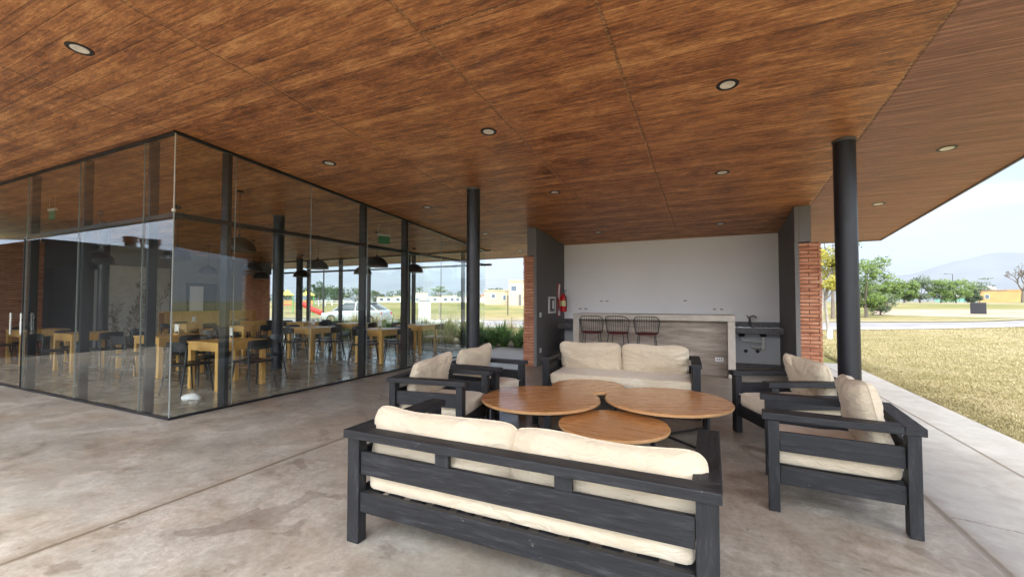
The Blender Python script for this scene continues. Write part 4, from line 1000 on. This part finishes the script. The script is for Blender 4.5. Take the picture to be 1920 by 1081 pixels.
# ------------------------------------------------------------------ vegetation
def blade_clump(m, rnd, n, h, spread, w, droop=.5):
    for i in range(n):
        a = rnd.uniform(0, 6.283); r0 = rnd.uniform(0, spread * .18); L_ = h * rnd.uniform(.7, 1.15); lean = rnd.uniform(.15, 1.0)
        d = Vector((math.cos(a), math.sin(a), 0)); sd2 = Vector((-d.y, d.x, 0)) * w * rnd.uniform(.7, 1.2)
        base = d * r0; vs = []; K = 5
        for k in range(K + 1):
            s_ = k / K; out = spread * lean * s_ ** 1.5; z = L_ * (s_ - droop * lean * s_ ** 2.6)
            ww = (1 - s_ ** 2) * .9 + .08
            p = base + d * out + Vector((0, 0, z)); vs += [p - sd2 * ww, p + sd2 * ww]
        m.add(vs, [(2 * k, 2 * k + 1, 2 * k + 3, 2 * k + 2) for k in range(K)])
def plants():
    rnd = random.Random(21); protos = []
    bm_ = MB(); bm_.box(-16.4, -3.72, 11.9, 14.6, -.2, -.045); tag(bm_.build('planting_bed', 'earth'), kind='structure')
    meshes = []
    for k in range(4):
        m = MB(); blade_clump(m, rnd, 190, .80, .78, .019, .72); meshes.append(m)
    meshes2 = []
    for k in range(2):
        m = MB(); blade_clump(m, rnd, 160, 1.05, .70, .009, .45); meshes2.append(m)
    P = {}
    def put(kind, k, x, y, sc, label):
        key = (kind, k)
        if key not in P:
            src = (meshes if kind == 'strap' else meshes2)[k]
            o = src.build('strap_leaf_plant' if kind == 'strap' else 'tall_grass_clump', 'leaf_blade' if kind == 'strap' else 'leaf_straw'); P[key] = o
        else:
            o = P[key].copy(); COL.objects.link(o)
        o.location = (x, y, -.06); o.rotation_euler = (0, 0, rnd.uniform(0, 6.28)); o.scale = (sc, sc, sc * rnd.uniform(.9, 1.15))
        tag(o, label, 'plant', 'strap leaved plants in the bed' if kind == 'strap' else 'tall straw coloured grasses in the bed')
    ordn = ['first', 'second', 'third', 'fourth', 'fifth', 'sixth', 'seventh', 'eighth', 'ninth', 'tenth', 'eleventh', 'twelfth', 'thirteenth', 'fourteenth', 'fifteenth', 'sixteenth', 'seventeenth', 'eighteenth', 'nineteenth', 'twentieth', 'twenty first', 'twenty second', 'twenty third']
    for i in range(22):
        x = -4.0 - i * .50; put('strap', i % 4, x + rnd.uniform(-.08, .08), 12.2 + rnd.uniform(-.1, .15), rnd.uniform(.85, 1.1), 'dark strap leaved plant, %s from the brick pier, front row' % ordn[i])
    for i in range(17):
        x = -4.3 - i * .72; put('strap', (i + 2) % 4, x + rnd.uniform(-.1, .1), 13.1 + rnd.uniform(-.2, .3), rnd.uniform(.95, 1.25), 'green strap leaved plant, %s from the brick pier, back row' % ordn[i])
    for i in range(9):
        x = -5.4 - i * 1.25; put('grass', i % 2, x, 13.9 + rnd.uniform(-.2, .2), rnd.uniform(.8, 1.15), 'tall straw coloured grass clump, %s from the brick pier' % ordn[i])
plants()

def turf():
    rnd = random.Random(77); m = MB()
    for i in range(90000):
        d = 5.2 * (40 / 5.2) ** (rnd.random() ** .9); az = R(rnd.uniform(4, 34)); x, y = math.sin(az) * d, math.cos(az) * d
        if x < 2.76: x = 2.76 + rnd.random() * .6
        e0 = 27.0 + (x - 5) * .75 if x > 5 else 21.5 + (x + 10) * .35
        if y > e0 - .4: continue
        h = rnd.uniform(.010, .028) * (1 + .03 * d); w = .0032 * (1 + d * .16); a = rnd.uniform(0, 6.28); lx, ly = rnd.uniform(-.03, .03), rnd.uniform(-.03, .03)
        dx, dy = math.cos(a) * w, math.sin(a) * w
        m.add([(x - dx, y - dy, -.1), (x + dx, y + dy, -.1), (x + lx, y + ly, -.1 + h)], [(0, 1, 2)])
    for i in range(9000):
        y = 2.2 + 12 * rnd.random() ** 1.2; x = 2.752 + abs(rnd.gauss(0, .05)); h = rnd.uniform(.05, .125) * (.6 + .7 * abs(noise.noise(Vector((y * 1.3, 0, 0))) * 2)); w = .003 * (1 + y * .08); lx = rnd.uniform(-.06, .05); ly = rnd.uniform(-.05, .05)
        m.add([(x, y - w, -.1), (x, y + w, -.1), (x + lx, y + ly, -.1 + h)], [(0, 1, 2)])
    tag(m.build('grass', 'grassblade'), 'dry short lawn grass beside the concrete walkway', 'grass', kind='stuff')
turf()

def tree(name, label, x, y, h, cr, mat='leaf_mid', seed=0, trunk_h=None, tr=.12, blobs=14, leaves=1800, leaf=.12, flat=.8, bark='bark', group=None, limbs=6, skirt=0.0):
    z0 = gz(x, y) - .03; rnd = random.Random(seed)
    t = thing(name, label, 'tree', (x, y, z0), 0, group)
    th = trunk_h if trunk_h is not None else h * .35
    m = MB(); bend = rnd.uniform(-.1, .1) * th
    m.tube([(0, 0, 0), (bend * .4, 0, th * .4), (bend, bend * .5, th)], [tr * 1.25, tr, tr * .8], 9)
    cen = []; top = Vector((bend, bend * .5, th)); cz = th + (h - th) * .5
    for k in range(blobs):
        a = rnd.uniform(0, 6.28); rr = cr * math.sqrt(rnd.random()) * .72; zz = th * (1 - skirt) + (h - th * (1 - skirt)) * rnd.uniform(.1, .88)
        lim = math.sqrt(max(.05, 1 - ((zz - cz) / ((h - th * (1 - skirt)) * .6)) ** 2))
        cen.append((Vector((math.cos(a) * rr * lim, math.sin(a) * rr * lim, zz)), cr * rnd.uniform(.24, .46)))
    for k in range(min(limbs, blobs)):
        c, r_ = cen[k]; mid = top.lerp(c, .5) + Vector((0, 0, -.06 * h)); m.tube([top - Vector((0, 0, th * .12)), mid, c], [tr * .6, tr * .35, tr * .12], 6)
    m.build('trunk', bark, t, smooth=True)
    m = MB()
    for k in range(leaves):
        c, r_ = cen[rnd.randrange(len(cen))]
        d = Vector((rnd.gauss(0, 1), rnd.gauss(0, 1), rnd.gauss(0, 1) * flat)); d = d.normalized() * r_ * rnd.random() ** .45; d.z *= flat
        p = c + d; u = Vector((rnd.gauss(0, 1), rnd.gauss(0, 1), rnd.gauss(0, .6))).normalized(); w = u.orthogonal().normalized(); s_ = leaf * rnd.uniform(.6, 1.3)
        m.add([p - u * s_, p + w * s_ * .45, p + u * s_, p - w * s_ * .45], [(0, 1, 2, 3)])
    m.build('crown', mat, t)
    return t
def bare_tree(name, label, x, y, h, spread, seed, tr=.2, depth=6, lean=0.0, mat='bark', r_end=.02):
    z0 = gz(x, y) - .03; rnd = random.Random(seed); t = thing(name, label, 'tree', (x, y, z0)); trunk = MB(); br = MB()
    def grow(m, p, d, L_, r_, lv):
        q = p + d * L_; mid = p.lerp(q, .5) + Vector((rnd.uniform(-1, 1), rnd.uniform(-1, 1), 0)) * L_ * .07
        m.tube([p, mid, q], [r_, r_ * .85, max(r_end, r_ * .7)], 6 if lv < 3 else 4, caps=False)
        if lv >= depth: return
        for k in range(rnd.choice((2, 3)) if lv else 4):
            nd = (d + Vector((rnd.uniform(-1, 1) * spread, rnd.uniform(-1, 1) * spread, rnd.uniform(-.25, .35)))).normalized()
            grow(br, q, nd, L_ * rnd.uniform(.62, .86), max(r_end, r_ * .62), lv + 1)
    grow(trunk, Vector((0, 0, 0)), Vector((lean, 0, 1)).normalized(), h * .26, tr, 0)
    trunk.build('trunk', mat, t, smooth=True); br.build('branches', mat, t)
    return t
def trees():
    t = tree('young_tree', 'slim yellow leaved tree with whitewashed foot by the alcove pier', 4.25, 20.9, 3.75, .85, 'leaf_yellow', 31, 1.75, .055, 16, 2600, .065, .95, 'palebark', limbs=9)
    m = MB(); m.lathe([(.095, .02), (.085, .42), (.08, .46)], 12, (0, 0, 0)); m.build('whitewash', 'limewash', t, smooth=True)
    s = thing('tree_stake', 'leaning pale timber stake beside the yellow leaved tree', 'stake', (3.88, 20.6, gz(4, 20.7))); m = MB(); m.tube([(0, 0, -.05), (.14, .05, 2.0)], [.05, .04], 7); m.build('post', 'palebark', s, smooth=True)
    tree('park_tree', 'dense green tree standing right behind the lawn side column', 12.4, 47.6, 5.6, 2.0, 'leaf_mid', 32, 1.3, .12, 20, 3600, .13, .9, limbs=8, skirt=.5)
    tree('park_tree', 'taller open crowned tree whose twigs show above the yellow tree', 9.2, 44.0, 8.3, 2.6, 'leaf_grey', 33, 3.4, .13, 14, 900, .12, .6, limbs=14)
    tree('shrub_tree', 'grey green shrub at the foot of the dense green tree', 14.6, 52, 3.0, 1.4, 'leaf_grey', 34, .5, .08, 12, 1500, .12, .9, skirt=.9)
    g = 'bushy trees along the far side of the lawn'
    for i, (x, y, h, cr, mt, lab) in enumerate((
        (25.5, 92, 3.3, 2.0, 'leaf_mid', 'smallest bushy tree at the left end of the far row'), (30.5, 103, 4.3, 2.6, 'leaf_mid', 'wide bushy tree second from the left in the far row'),
        (34.0, 108, 4.5, 2.5, 'leaf_mid', 'round topped bushy tree third from the left in the far row'), (37.0, 110, 5.3, 2.7, 'leaf_grey', 'tallest greyish bushy tree in the middle of the far row'),
        (41.2, 113, 4.7, 2.4, 'leaf_mid', 'bushy tree left of the bright one in the far row'), (45.0, 117, 5.2, 3.4, 'leaf_mid', 'broad bright green bushy tree next to the lamp post'),
        (48.5, 119, 3.2, 1.8, 'leaf_grey', 'low grey green bush at the right end of the far row'))):
        tree('bushy_tree', lab, x, y, h, cr, mt, 50 + i, .9, .14, 20, 2300, .22, .85, group=g, skirt=.7)
    bare_tree('bare_tree', 'wide bare winter tree above the white and ochre walls', 62, 133, 10.0, .75, 4, .30, 6, .05, 'bark', .028)
    bare_tree('bare_tree', 'bare leaning tree before the white wall at the right edge', 59.5, 127, 6.0, .6, 9, .16, 4, .5, 'palebark', .03)
    tree('feathery_tree', 'thin feathery flat crowned tree right of the lamp post', 55.5, 134, 6.0, 3.4, 'leaf_grey', 61, 2.4, .10, 12, 700, .22, .35, limbs=10)
    # seen through the dining room glass
    tree('park_tree', 'round dark green tree behind the playground', -62.4, 53.6, 4.0, 2.0, 'leaf_dark', 71, 1.0, .14, 18, 1700, .16, .95, skirt=.5)
    tree('park_tree', 'smaller dark green tree right of the round one behind the playground', -63.5, 58.6, 3.0, 1.4, 'leaf_dark', 72, .8, .1, 14, 900, .16, .95, skirt=.5)
    tree('flat_topped_tree', 'thin flat topped tree beside the stone sign pillar', -18.9, 27.3, 2.75, .85, 'leaf_mid', 73, 2.2, .035, 9, 420, .07, .25, 'palebark', limbs=7)
    g = 'distant trees on the skyline beyond the field'
    rnd = random.Random(99)
    lab = ['leftmost skyline tree', 'second skyline tree from the left', 'third skyline tree from the left', 'fourth skyline tree from the left', 'fifth skyline tree from the left', 'sixth skyline tree from the left', 'seventh skyline tree from the left', 'eighth skyline tree from the left', 'ninth skyline tree from the left', 'tenth skyline tree from the left', 'eleventh skyline tree from the left', 'twelfth skyline tree from the left', 'thirteenth skyline tree from the left', 'last skyline tree on the right']
    for i in range(14):
        a = R(-58 + i * 2.55); d = 150 + rnd.uniform(-10, 30)
        tree('skyline_tree', lab[i] + ' beyond the field', math.sin(a) * d, math.cos(a) * d, rnd.uniform(3.0, 6.2), rnd.uniform(2.5, 5.0), rnd.choice(('leaf_grey', 'leaf_dark')), 120 + i, 1.0, .2, 12, 420, .38, .8, group=g, skirt=.8)
trees()

# ------------------------------------------------------------------ far buildings and park objects
def facing(x, y): return math.atan2(y, x) - math.pi / 2
def house(name, label, cat, x, y, w, d, h, wall, windows=(), roof='flat', rz=None, roofmat=None, door=None):
    t = thing(name, label, cat, (x, y, gz(x, y) - .05), facing(x, y) if rz is None else rz)
    m = MB(); m.box(-w / 2, w / 2, 0, d, 0, h); m.build('wall', wall, t)
    if roof == 'flat':
        m = MB(); m.box(-w / 2 - .1, w / 2 + .1, -.1, d + .1, h + .003, h + .22); m.build('roof', roofmat or wall, t)
    else:
        m = MB(); o = .35; m.add([(-w / 2 - o, -o, h), (w / 2 + o, -o, h), (w / 2 + o, d + o, h), (-w / 2 - o, d + o, h), (-w / 2 + d * .3, d / 2, h + d * .22), (w / 2 - d * .3, d / 2, h + d * .22)], [(3, 2, 1, 0), (0, 1, 5, 4), (1, 2, 5), (2, 3, 4, 5), (3, 0, 4)]); m.build('roof', roofmat or 'rooftile', t)
    for (a, b, c, e) in windows:
        m = MB(); m.box(a - .07, b + .07, -.05, -.002, c - .07, e + .07); f = m.build('window', 'white_render', t)
        m = MB(); m.box(a, b, -.062, -.052, c, e); m.build('pane', 'window', f)
    if door: a, b, c = door; m = MB(); m.box(a, b, -.04, -.002, 0, c); m.build('door', 'darkgrey', t)
    return t
def far_stuff():
    house('two_storey_house', 'beige two storey cube house by the left alcove pier', 'house', -30.3, 69.5, 5.2, 6, 4.35, 'beige_render', [(-2.2, -1.2, 2.6, 3.5), (.2, 1.1, 2.5, 3.5), (.3, 1.1, .6, 2.0)], door=(-.9, -.4, 2.0))
    house('low_house', 'low tan house attached left of the beige cube house', 'house', -36.2, 71.0, 5.0, 6, 2.6, 'tan_render', [(-1.2, -.5, 1.3, 2.0), (1.0, 1.5, .9, 1.8)])
    house('tiled_house', 'low pale house with a clay tiled roof left of the tan house', 'house', -51.0, 97.6, 6.5, 6, 1.7, 'white_render', [(-2, -1, .6, 1.3), (.8, 1.8, .6, 1.3)], 'hip')
    g = 'white houses on the skyline beyond the field'
    for i, (az, w, h, lab) in enumerate(((-41.4, 5.5, 1.4, 'leftmost low white house on the skyline'), (-39.6, 4.5, 1.7, 'white house second from the left on the skyline'), (-37.2, 4, 2.7, 'taller white house behind the stone sign pillar'), (-35.4, 6, 1.6, 'widest white house right of the stone sign pillar'), (-33.5, 4.5, 1.9, 'white house close to the right side of the skyline row'), (-32.0, 4, 1.4, 'small white house at the right end of the skyline row'))):
        a = R(az); d = 124; o = house('white_house', lab, 'house', math.sin(a) * d, math.cos(a) * d, w, 6, h, 'white_render', [(-w / 2 + .8 + k * 1.9, -w / 2 + 1.7 + k * 1.9, .5, 1.25) for k in range(int(w / 2.1))], roofmat='tan_render'); o['group'] = g
    house('ochre_wall_house', 'ochre walled house at the right edge of the lawn', 'house', 78.5, 178, 9.5, 6, 3.6, 'orange_render', [(-3.2, -2.4, 1.2, 2.4)], roofmat='orange_render')
    house('white_wall_house', 'white walled house beside the ochre one at the right edge', 'house', 88.5, 173, 11, 6, 4.8, 'white_render', [(-3.5, -2.6, 1.8, 3.2), (1, 2, 1.8, 3.2)])
    house('white_wall_house', 'low white house left of the ochre one', 'house', 72.5, 185, 7.5, 6, 3.1, 'white_render', [(-2.2, -1.4, 1.0, 2.2), (1.2, 2, 1.0, 2.2)], roofmat='tan_render')
    t = thing('dome_tank', 'white domed water tank above the ochre house', 'water tank', (80.5, 189, gz(80, 189)))
    m = MB(); m.lathe([(1.6, 0), (1.6, 4.3)] + [(1.6 * math.cos(R(a)), 4.3 + 1.2 * math.sin(R(a))) for a in range(15, 91, 15)], 20); m.build('tank', 'white_render', t, smooth=True)
    m = MB(); m.lathe([(1.65, 3.9), (1.65, 4.1)], 20); m.build('band', 'capgrey', t)
    t = thing('sports_court_fence', 'green mesh court fence with a flat canopy right of the lamp post', 'fence', (56.5, 149, gz(56, 149)), facing(56.5, 149) )
    m = MB(); m.box(-3.2, 4.5, 0, .05, .1, 1.3); m.build('mesh_panel', 'greenmesh', t)
    for k in range(6): x = -3.2 + k * 1.54; m = MB(); m.box(x - .05, x + .05, -.05, -.002, 0, 2.9); m.build('post', 'capgrey', t)
    m = MB(); m.box(-3.6, 9.5, -.6, 3.2, 2.9, 3.05); m.build('canopy', 'darkgrey', t)
    # lamp posts
    def lamp(x, y, h, label, double=True):
        t = thing('street_lamp', label, 'street lamp', (x, y, gz(x, y)), facing(x, y)); m = MB(); m.tube([(0, 0, 0), (0, 0, h)], [.09, .06], 8); m.build('pole', 'blackmetal', t, smooth=True)
        m = MB(); m.tube([(0, 0, h - .05), (-.9, 0, h + .1)], .04, 6); m.build('arm', 'blackmetal', t)
        m = MB(); m.box(-1.5, -.85, -.12, .12, h + .06, h + .16); m.build('lamp_head', 'blackmetal', t)
    lamp(53.7, 141, 7.0, 'tall dark street lamp at the right end of the bushy tree row')
    lamp(-34.2, 29.8, 5.2, 'thin street lamp seen through the glass right of the red slide')
    t = thing('marker_post', 'thin dark post standing before the tan house', 'post', (-19.5, 40.6, -.1)); m = MB(); m.tube([(0, 0, 0), (0, 0, 2.0)], .05, 8); m.build('shaft', 'blackmetal', t); m = MB(); m.box(-.09, .09, -.09, .09, 2.003, 2.06); m.build('cap', 'blackmetal', t)
    t = thing('utility_box', 'black square cabinet standing alone on the dry lawn', 'cabinet', (22.6, 54.8, gz(22.6, 54.8)), facing(22.6, 54.8))
    m = MB(); m.box(-.52, .52, 0, .55, .04, 1.08); m.build('cabinet', 'blackbox', t, bevel=.02); m = MB(); m.box(-.56, .56, -.03, .58, 0, .038); m.build('plinth', 'capgrey', t)
    m = MB(); m.box(-.46, .46, -.012, -.002, .1, 1.0); m.build('door', 'blackmetal', t)
    # stone sign pillar and rocks
    t = thing('stone_pillar', 'pale stone sign pillar beyond the road', 'pillar', (-19.35, 26.0, -.1), facing(-19.3, 26)); m = MB(); m.box(-.46, .46, 0, .5, 0, 1.56); m.build('shaft', 'stone', t, bevel=.03)
    m = MB(); m.box(-.52, .52, -.06, .56, 1.562, 1.66); m.build('capstone', 'stone', t, bevel=.02)
    rnd = random.Random(3)
    for i in range(11):
        x, y = -18.6 + i * .36, 26.1 + i * .13 + rnd.uniform(-.2, .2); m = MB(); s_ = rnd.uniform(.16, .30)
        prof = [(s_ * math.cos(R(a)) if a < 90 else 0, s_ * .75 * math.sin(R(a))) for a in (0, 25, 50, 72, 90)]; m.lathe(prof, 9)
        m.v = [v + Vector((noise.noise(v * 6 + Vector((i, 0, 0))), noise.noise(v * 6 + Vector((0, i, 0))), 0)) * s_ * .5 for v in m.v]
        o = m.build('boulder', 'stone', smooth=True); o.location = (x, y, -.12)
        tag(o, 'pale boulder, number %s along the row right of the stone sign pillar' % ['one', 'two', 'three', 'four', 'five', 'six', 'seven', 'eight', 'nine', 'ten', 'eleven'][i], 'rock', 'pale boulders beside the road')
    # playground
    t = thing('playground', 'playground tower with yellow roofs, green posts and a red slide', 'playground', (-42.5, 33.4, gz(-42.5, 33.4)), facing(-42.5, 33.4))
    for dx in (-1.0, 1.1):
        m = MB(); m.add([(dx - .75, -.75, 2.0), (dx + .75, -.75, 2.0), (dx + .75, .75, 2.0), (dx - .75, .75, 2.0), (dx, 0, 2.65)], [(3, 2, 1, 0), (0, 1, 4), (1, 2, 4), (2, 3, 4), (3, 0, 4)]); m.build('roof', 'yellow', t)
        for a in (-.6, .6):
            for b in (-.6, .6): m = MB(); m.tube([(dx + a, b, 0), (dx + a, b, 2.0)], .05, 6); m.build('post', 'playgreen', t)
        m = MB(); m.box(dx - .6, dx + .6, -.6, .6, .9, .98); m.build('deck', 'playred', t)
        m = MB(); m.box(dx - .55, dx + .55, -.62, -.605, 1.0, 1.45); m.build('side_panel', 'orange_render', t)
    t = thing('slide', 'curved red plastic slide right of the playground tower', 'slide', (-37.6, 31.2, gz(-37, 31)), facing(-37.6, 31.2)); m = MB(); m.tube([(-1.2, 0, 1.25), (-.7, 0, 1.15), (0, -.1, .7), (.7, -.2, .35), (1.1, -.2, .25)], .26, 12); m.build('tube', 'playred', t, smooth=True)
    m = MB(); m.tube([(-1.1, 0, 0), (-1.1, 0, 1.1)], .05, 6); m.tube([(.2, -.1, 0), (.2, -.1, .5)], .05, 6); m.build('support', 'playgreen', t)
    t = thing('white_fence', 'low white rail fence below the dark green trees', 'fence', (-57.4, 50.4, gz(-57, 50)), facing(-57.4, 50.4))
    m = MB(); m.box(-4, 4, -.03, .03, .72, .8); m.box(-4, 4, -.03, .03, .38, .45); m.build('rails', 'white_render', t)
    for k in range(9): m = MB(); x = -4 + k; m.box(x - .05, x + .05, -.06, -.031, 0, .9); m.build('post', 'white_render', t)
    # neighbouring dark block behind the camera, mirrored in the front glass
    t = thing('service_block', 'dark low service building mirrored in the front glass', 'building', (-15.5, -12, -.1))
    m = MB(); m.box(-7, 0, 0, 12.9, 0, 3.0); m.build('wall', 'darkblock', t); m = MB(); m.box(-7.05, .05, -.05, 12.95, 3.002, 3.09); m.build('parapet', 'darkblock', t)
    for y in (10.95, 10.35): m = MB(); m.lathe([(.14, 3.09), (.14, 3.28), (.19, 3.28), (.19, 3.33), (.15, 3.33), (.15, 3.38), (.19, 3.38), (.19, 3.43)], 14, (-.4, y, 0)); m.build('roof_vent', 'darkblock', t)
    m = MB(); m.lathe([(.05, 3.09), (.05, 3.3), (.08, 3.3), (.08, 3.42)], 10, (-.4, 10.65, 0)); m.build('vent_pipe', 'darkblock', t)
far_stuff()

def car():
    x, y = -20.6, 20.6; t = thing('parked_car', 'silver hatchback parked beyond the planting bed', 'car', (x, y, gz(x, y) + .03), math.atan2(.27, .96))
    # profile in x (front at -x), z; built left to right
    low = [(-2.0, .35), (-2.02, .55), (-1.95, .72), (-1.1, .86), (1.75, .92), (1.98, .80), (2.02, .45), (1.98, .30), (-1.95, .25)]
    m = MB(); n = len(low)
    for s_ in (-1, 1):
        for (a, b) in low: m.v.append(Vector((a, s_ * .86, b)))
    m.f.append(tuple(range(n))[::-1]); m.f.append(tuple(range(n, 2 * n)))
    for k in range(n): m.f.append((k, (k + 1) % n, (k + 1) % n + n, k + n))
    m.f = [tuple(reversed(f)) for f in m.f]; m.build('body', 'carpaint', t, bevel=.05, smooth=True)
    def cabin(e, z0, z1, w0, w1, xs):
        mm = MB(); a, b, c, d = xs
        mm.hexa([(a, -w0, z0), (d, -w0, z0), (d, w0, z0), (a, w0, z0), (b, -w1, z1), (c, -w1, z1), (c, w1, z1), (b, w1, z1)]); return mm
    cabin(0, .862, 1.36, .80, .62, (-1.25, -.45, 1.0, 1.80)).build('windows', 'carglass', t, bevel=.03, smooth=True)
    m = MB(); m.box(-.52, 1.08, -.63, .63, 1.355, 1.41); m.build('roof', 'carpaint', t, bevel=.03)
    m = MB()
    for s_ in (-1, 1):
        for (a, b) in ((-1.27, -.47), (.30, .28), (1.82, 1.03)): m.bar((a, s_ * .80, .87), (b, s_ * .635, 1.37), .05, .06)
    m.build('pillars', 'carpaint', t)
    for wx in (-1.28, 1.28):
        for s_ in (-1, 1):
            mt = Matrix.Translation((wx, s_ * .80, .31)) @ Matrix.Rotation(R(90), 4, 'X')
            m = MB(); m.lathe([(.2, -.1), (.31, -.1), (.31, .1), (.2, .1)], 24, (0, 0, 0), mt); wv = m.build('wheel', 'tyre', t, smooth=True)
            m = MB(); m.lathe([(.19, -.102), (.20, .102)], 18, (0, 0, 0), mt); m.build('rim', 'steel', wv)
    for s_ in (-1, 1):
        m = MB(); m.box(-2.03, -1.9, s_ * .62 - .16, s_ * .62 + .16, .58, .70); m.build('headlight', 'lampglass', t, bevel=.02)
        m = MB(); m.box(1.95, 2.015, s_ * .70 - .07, s_ * .70 + .07, .66, .78); m.build('tail_light', 'red', t)
car()
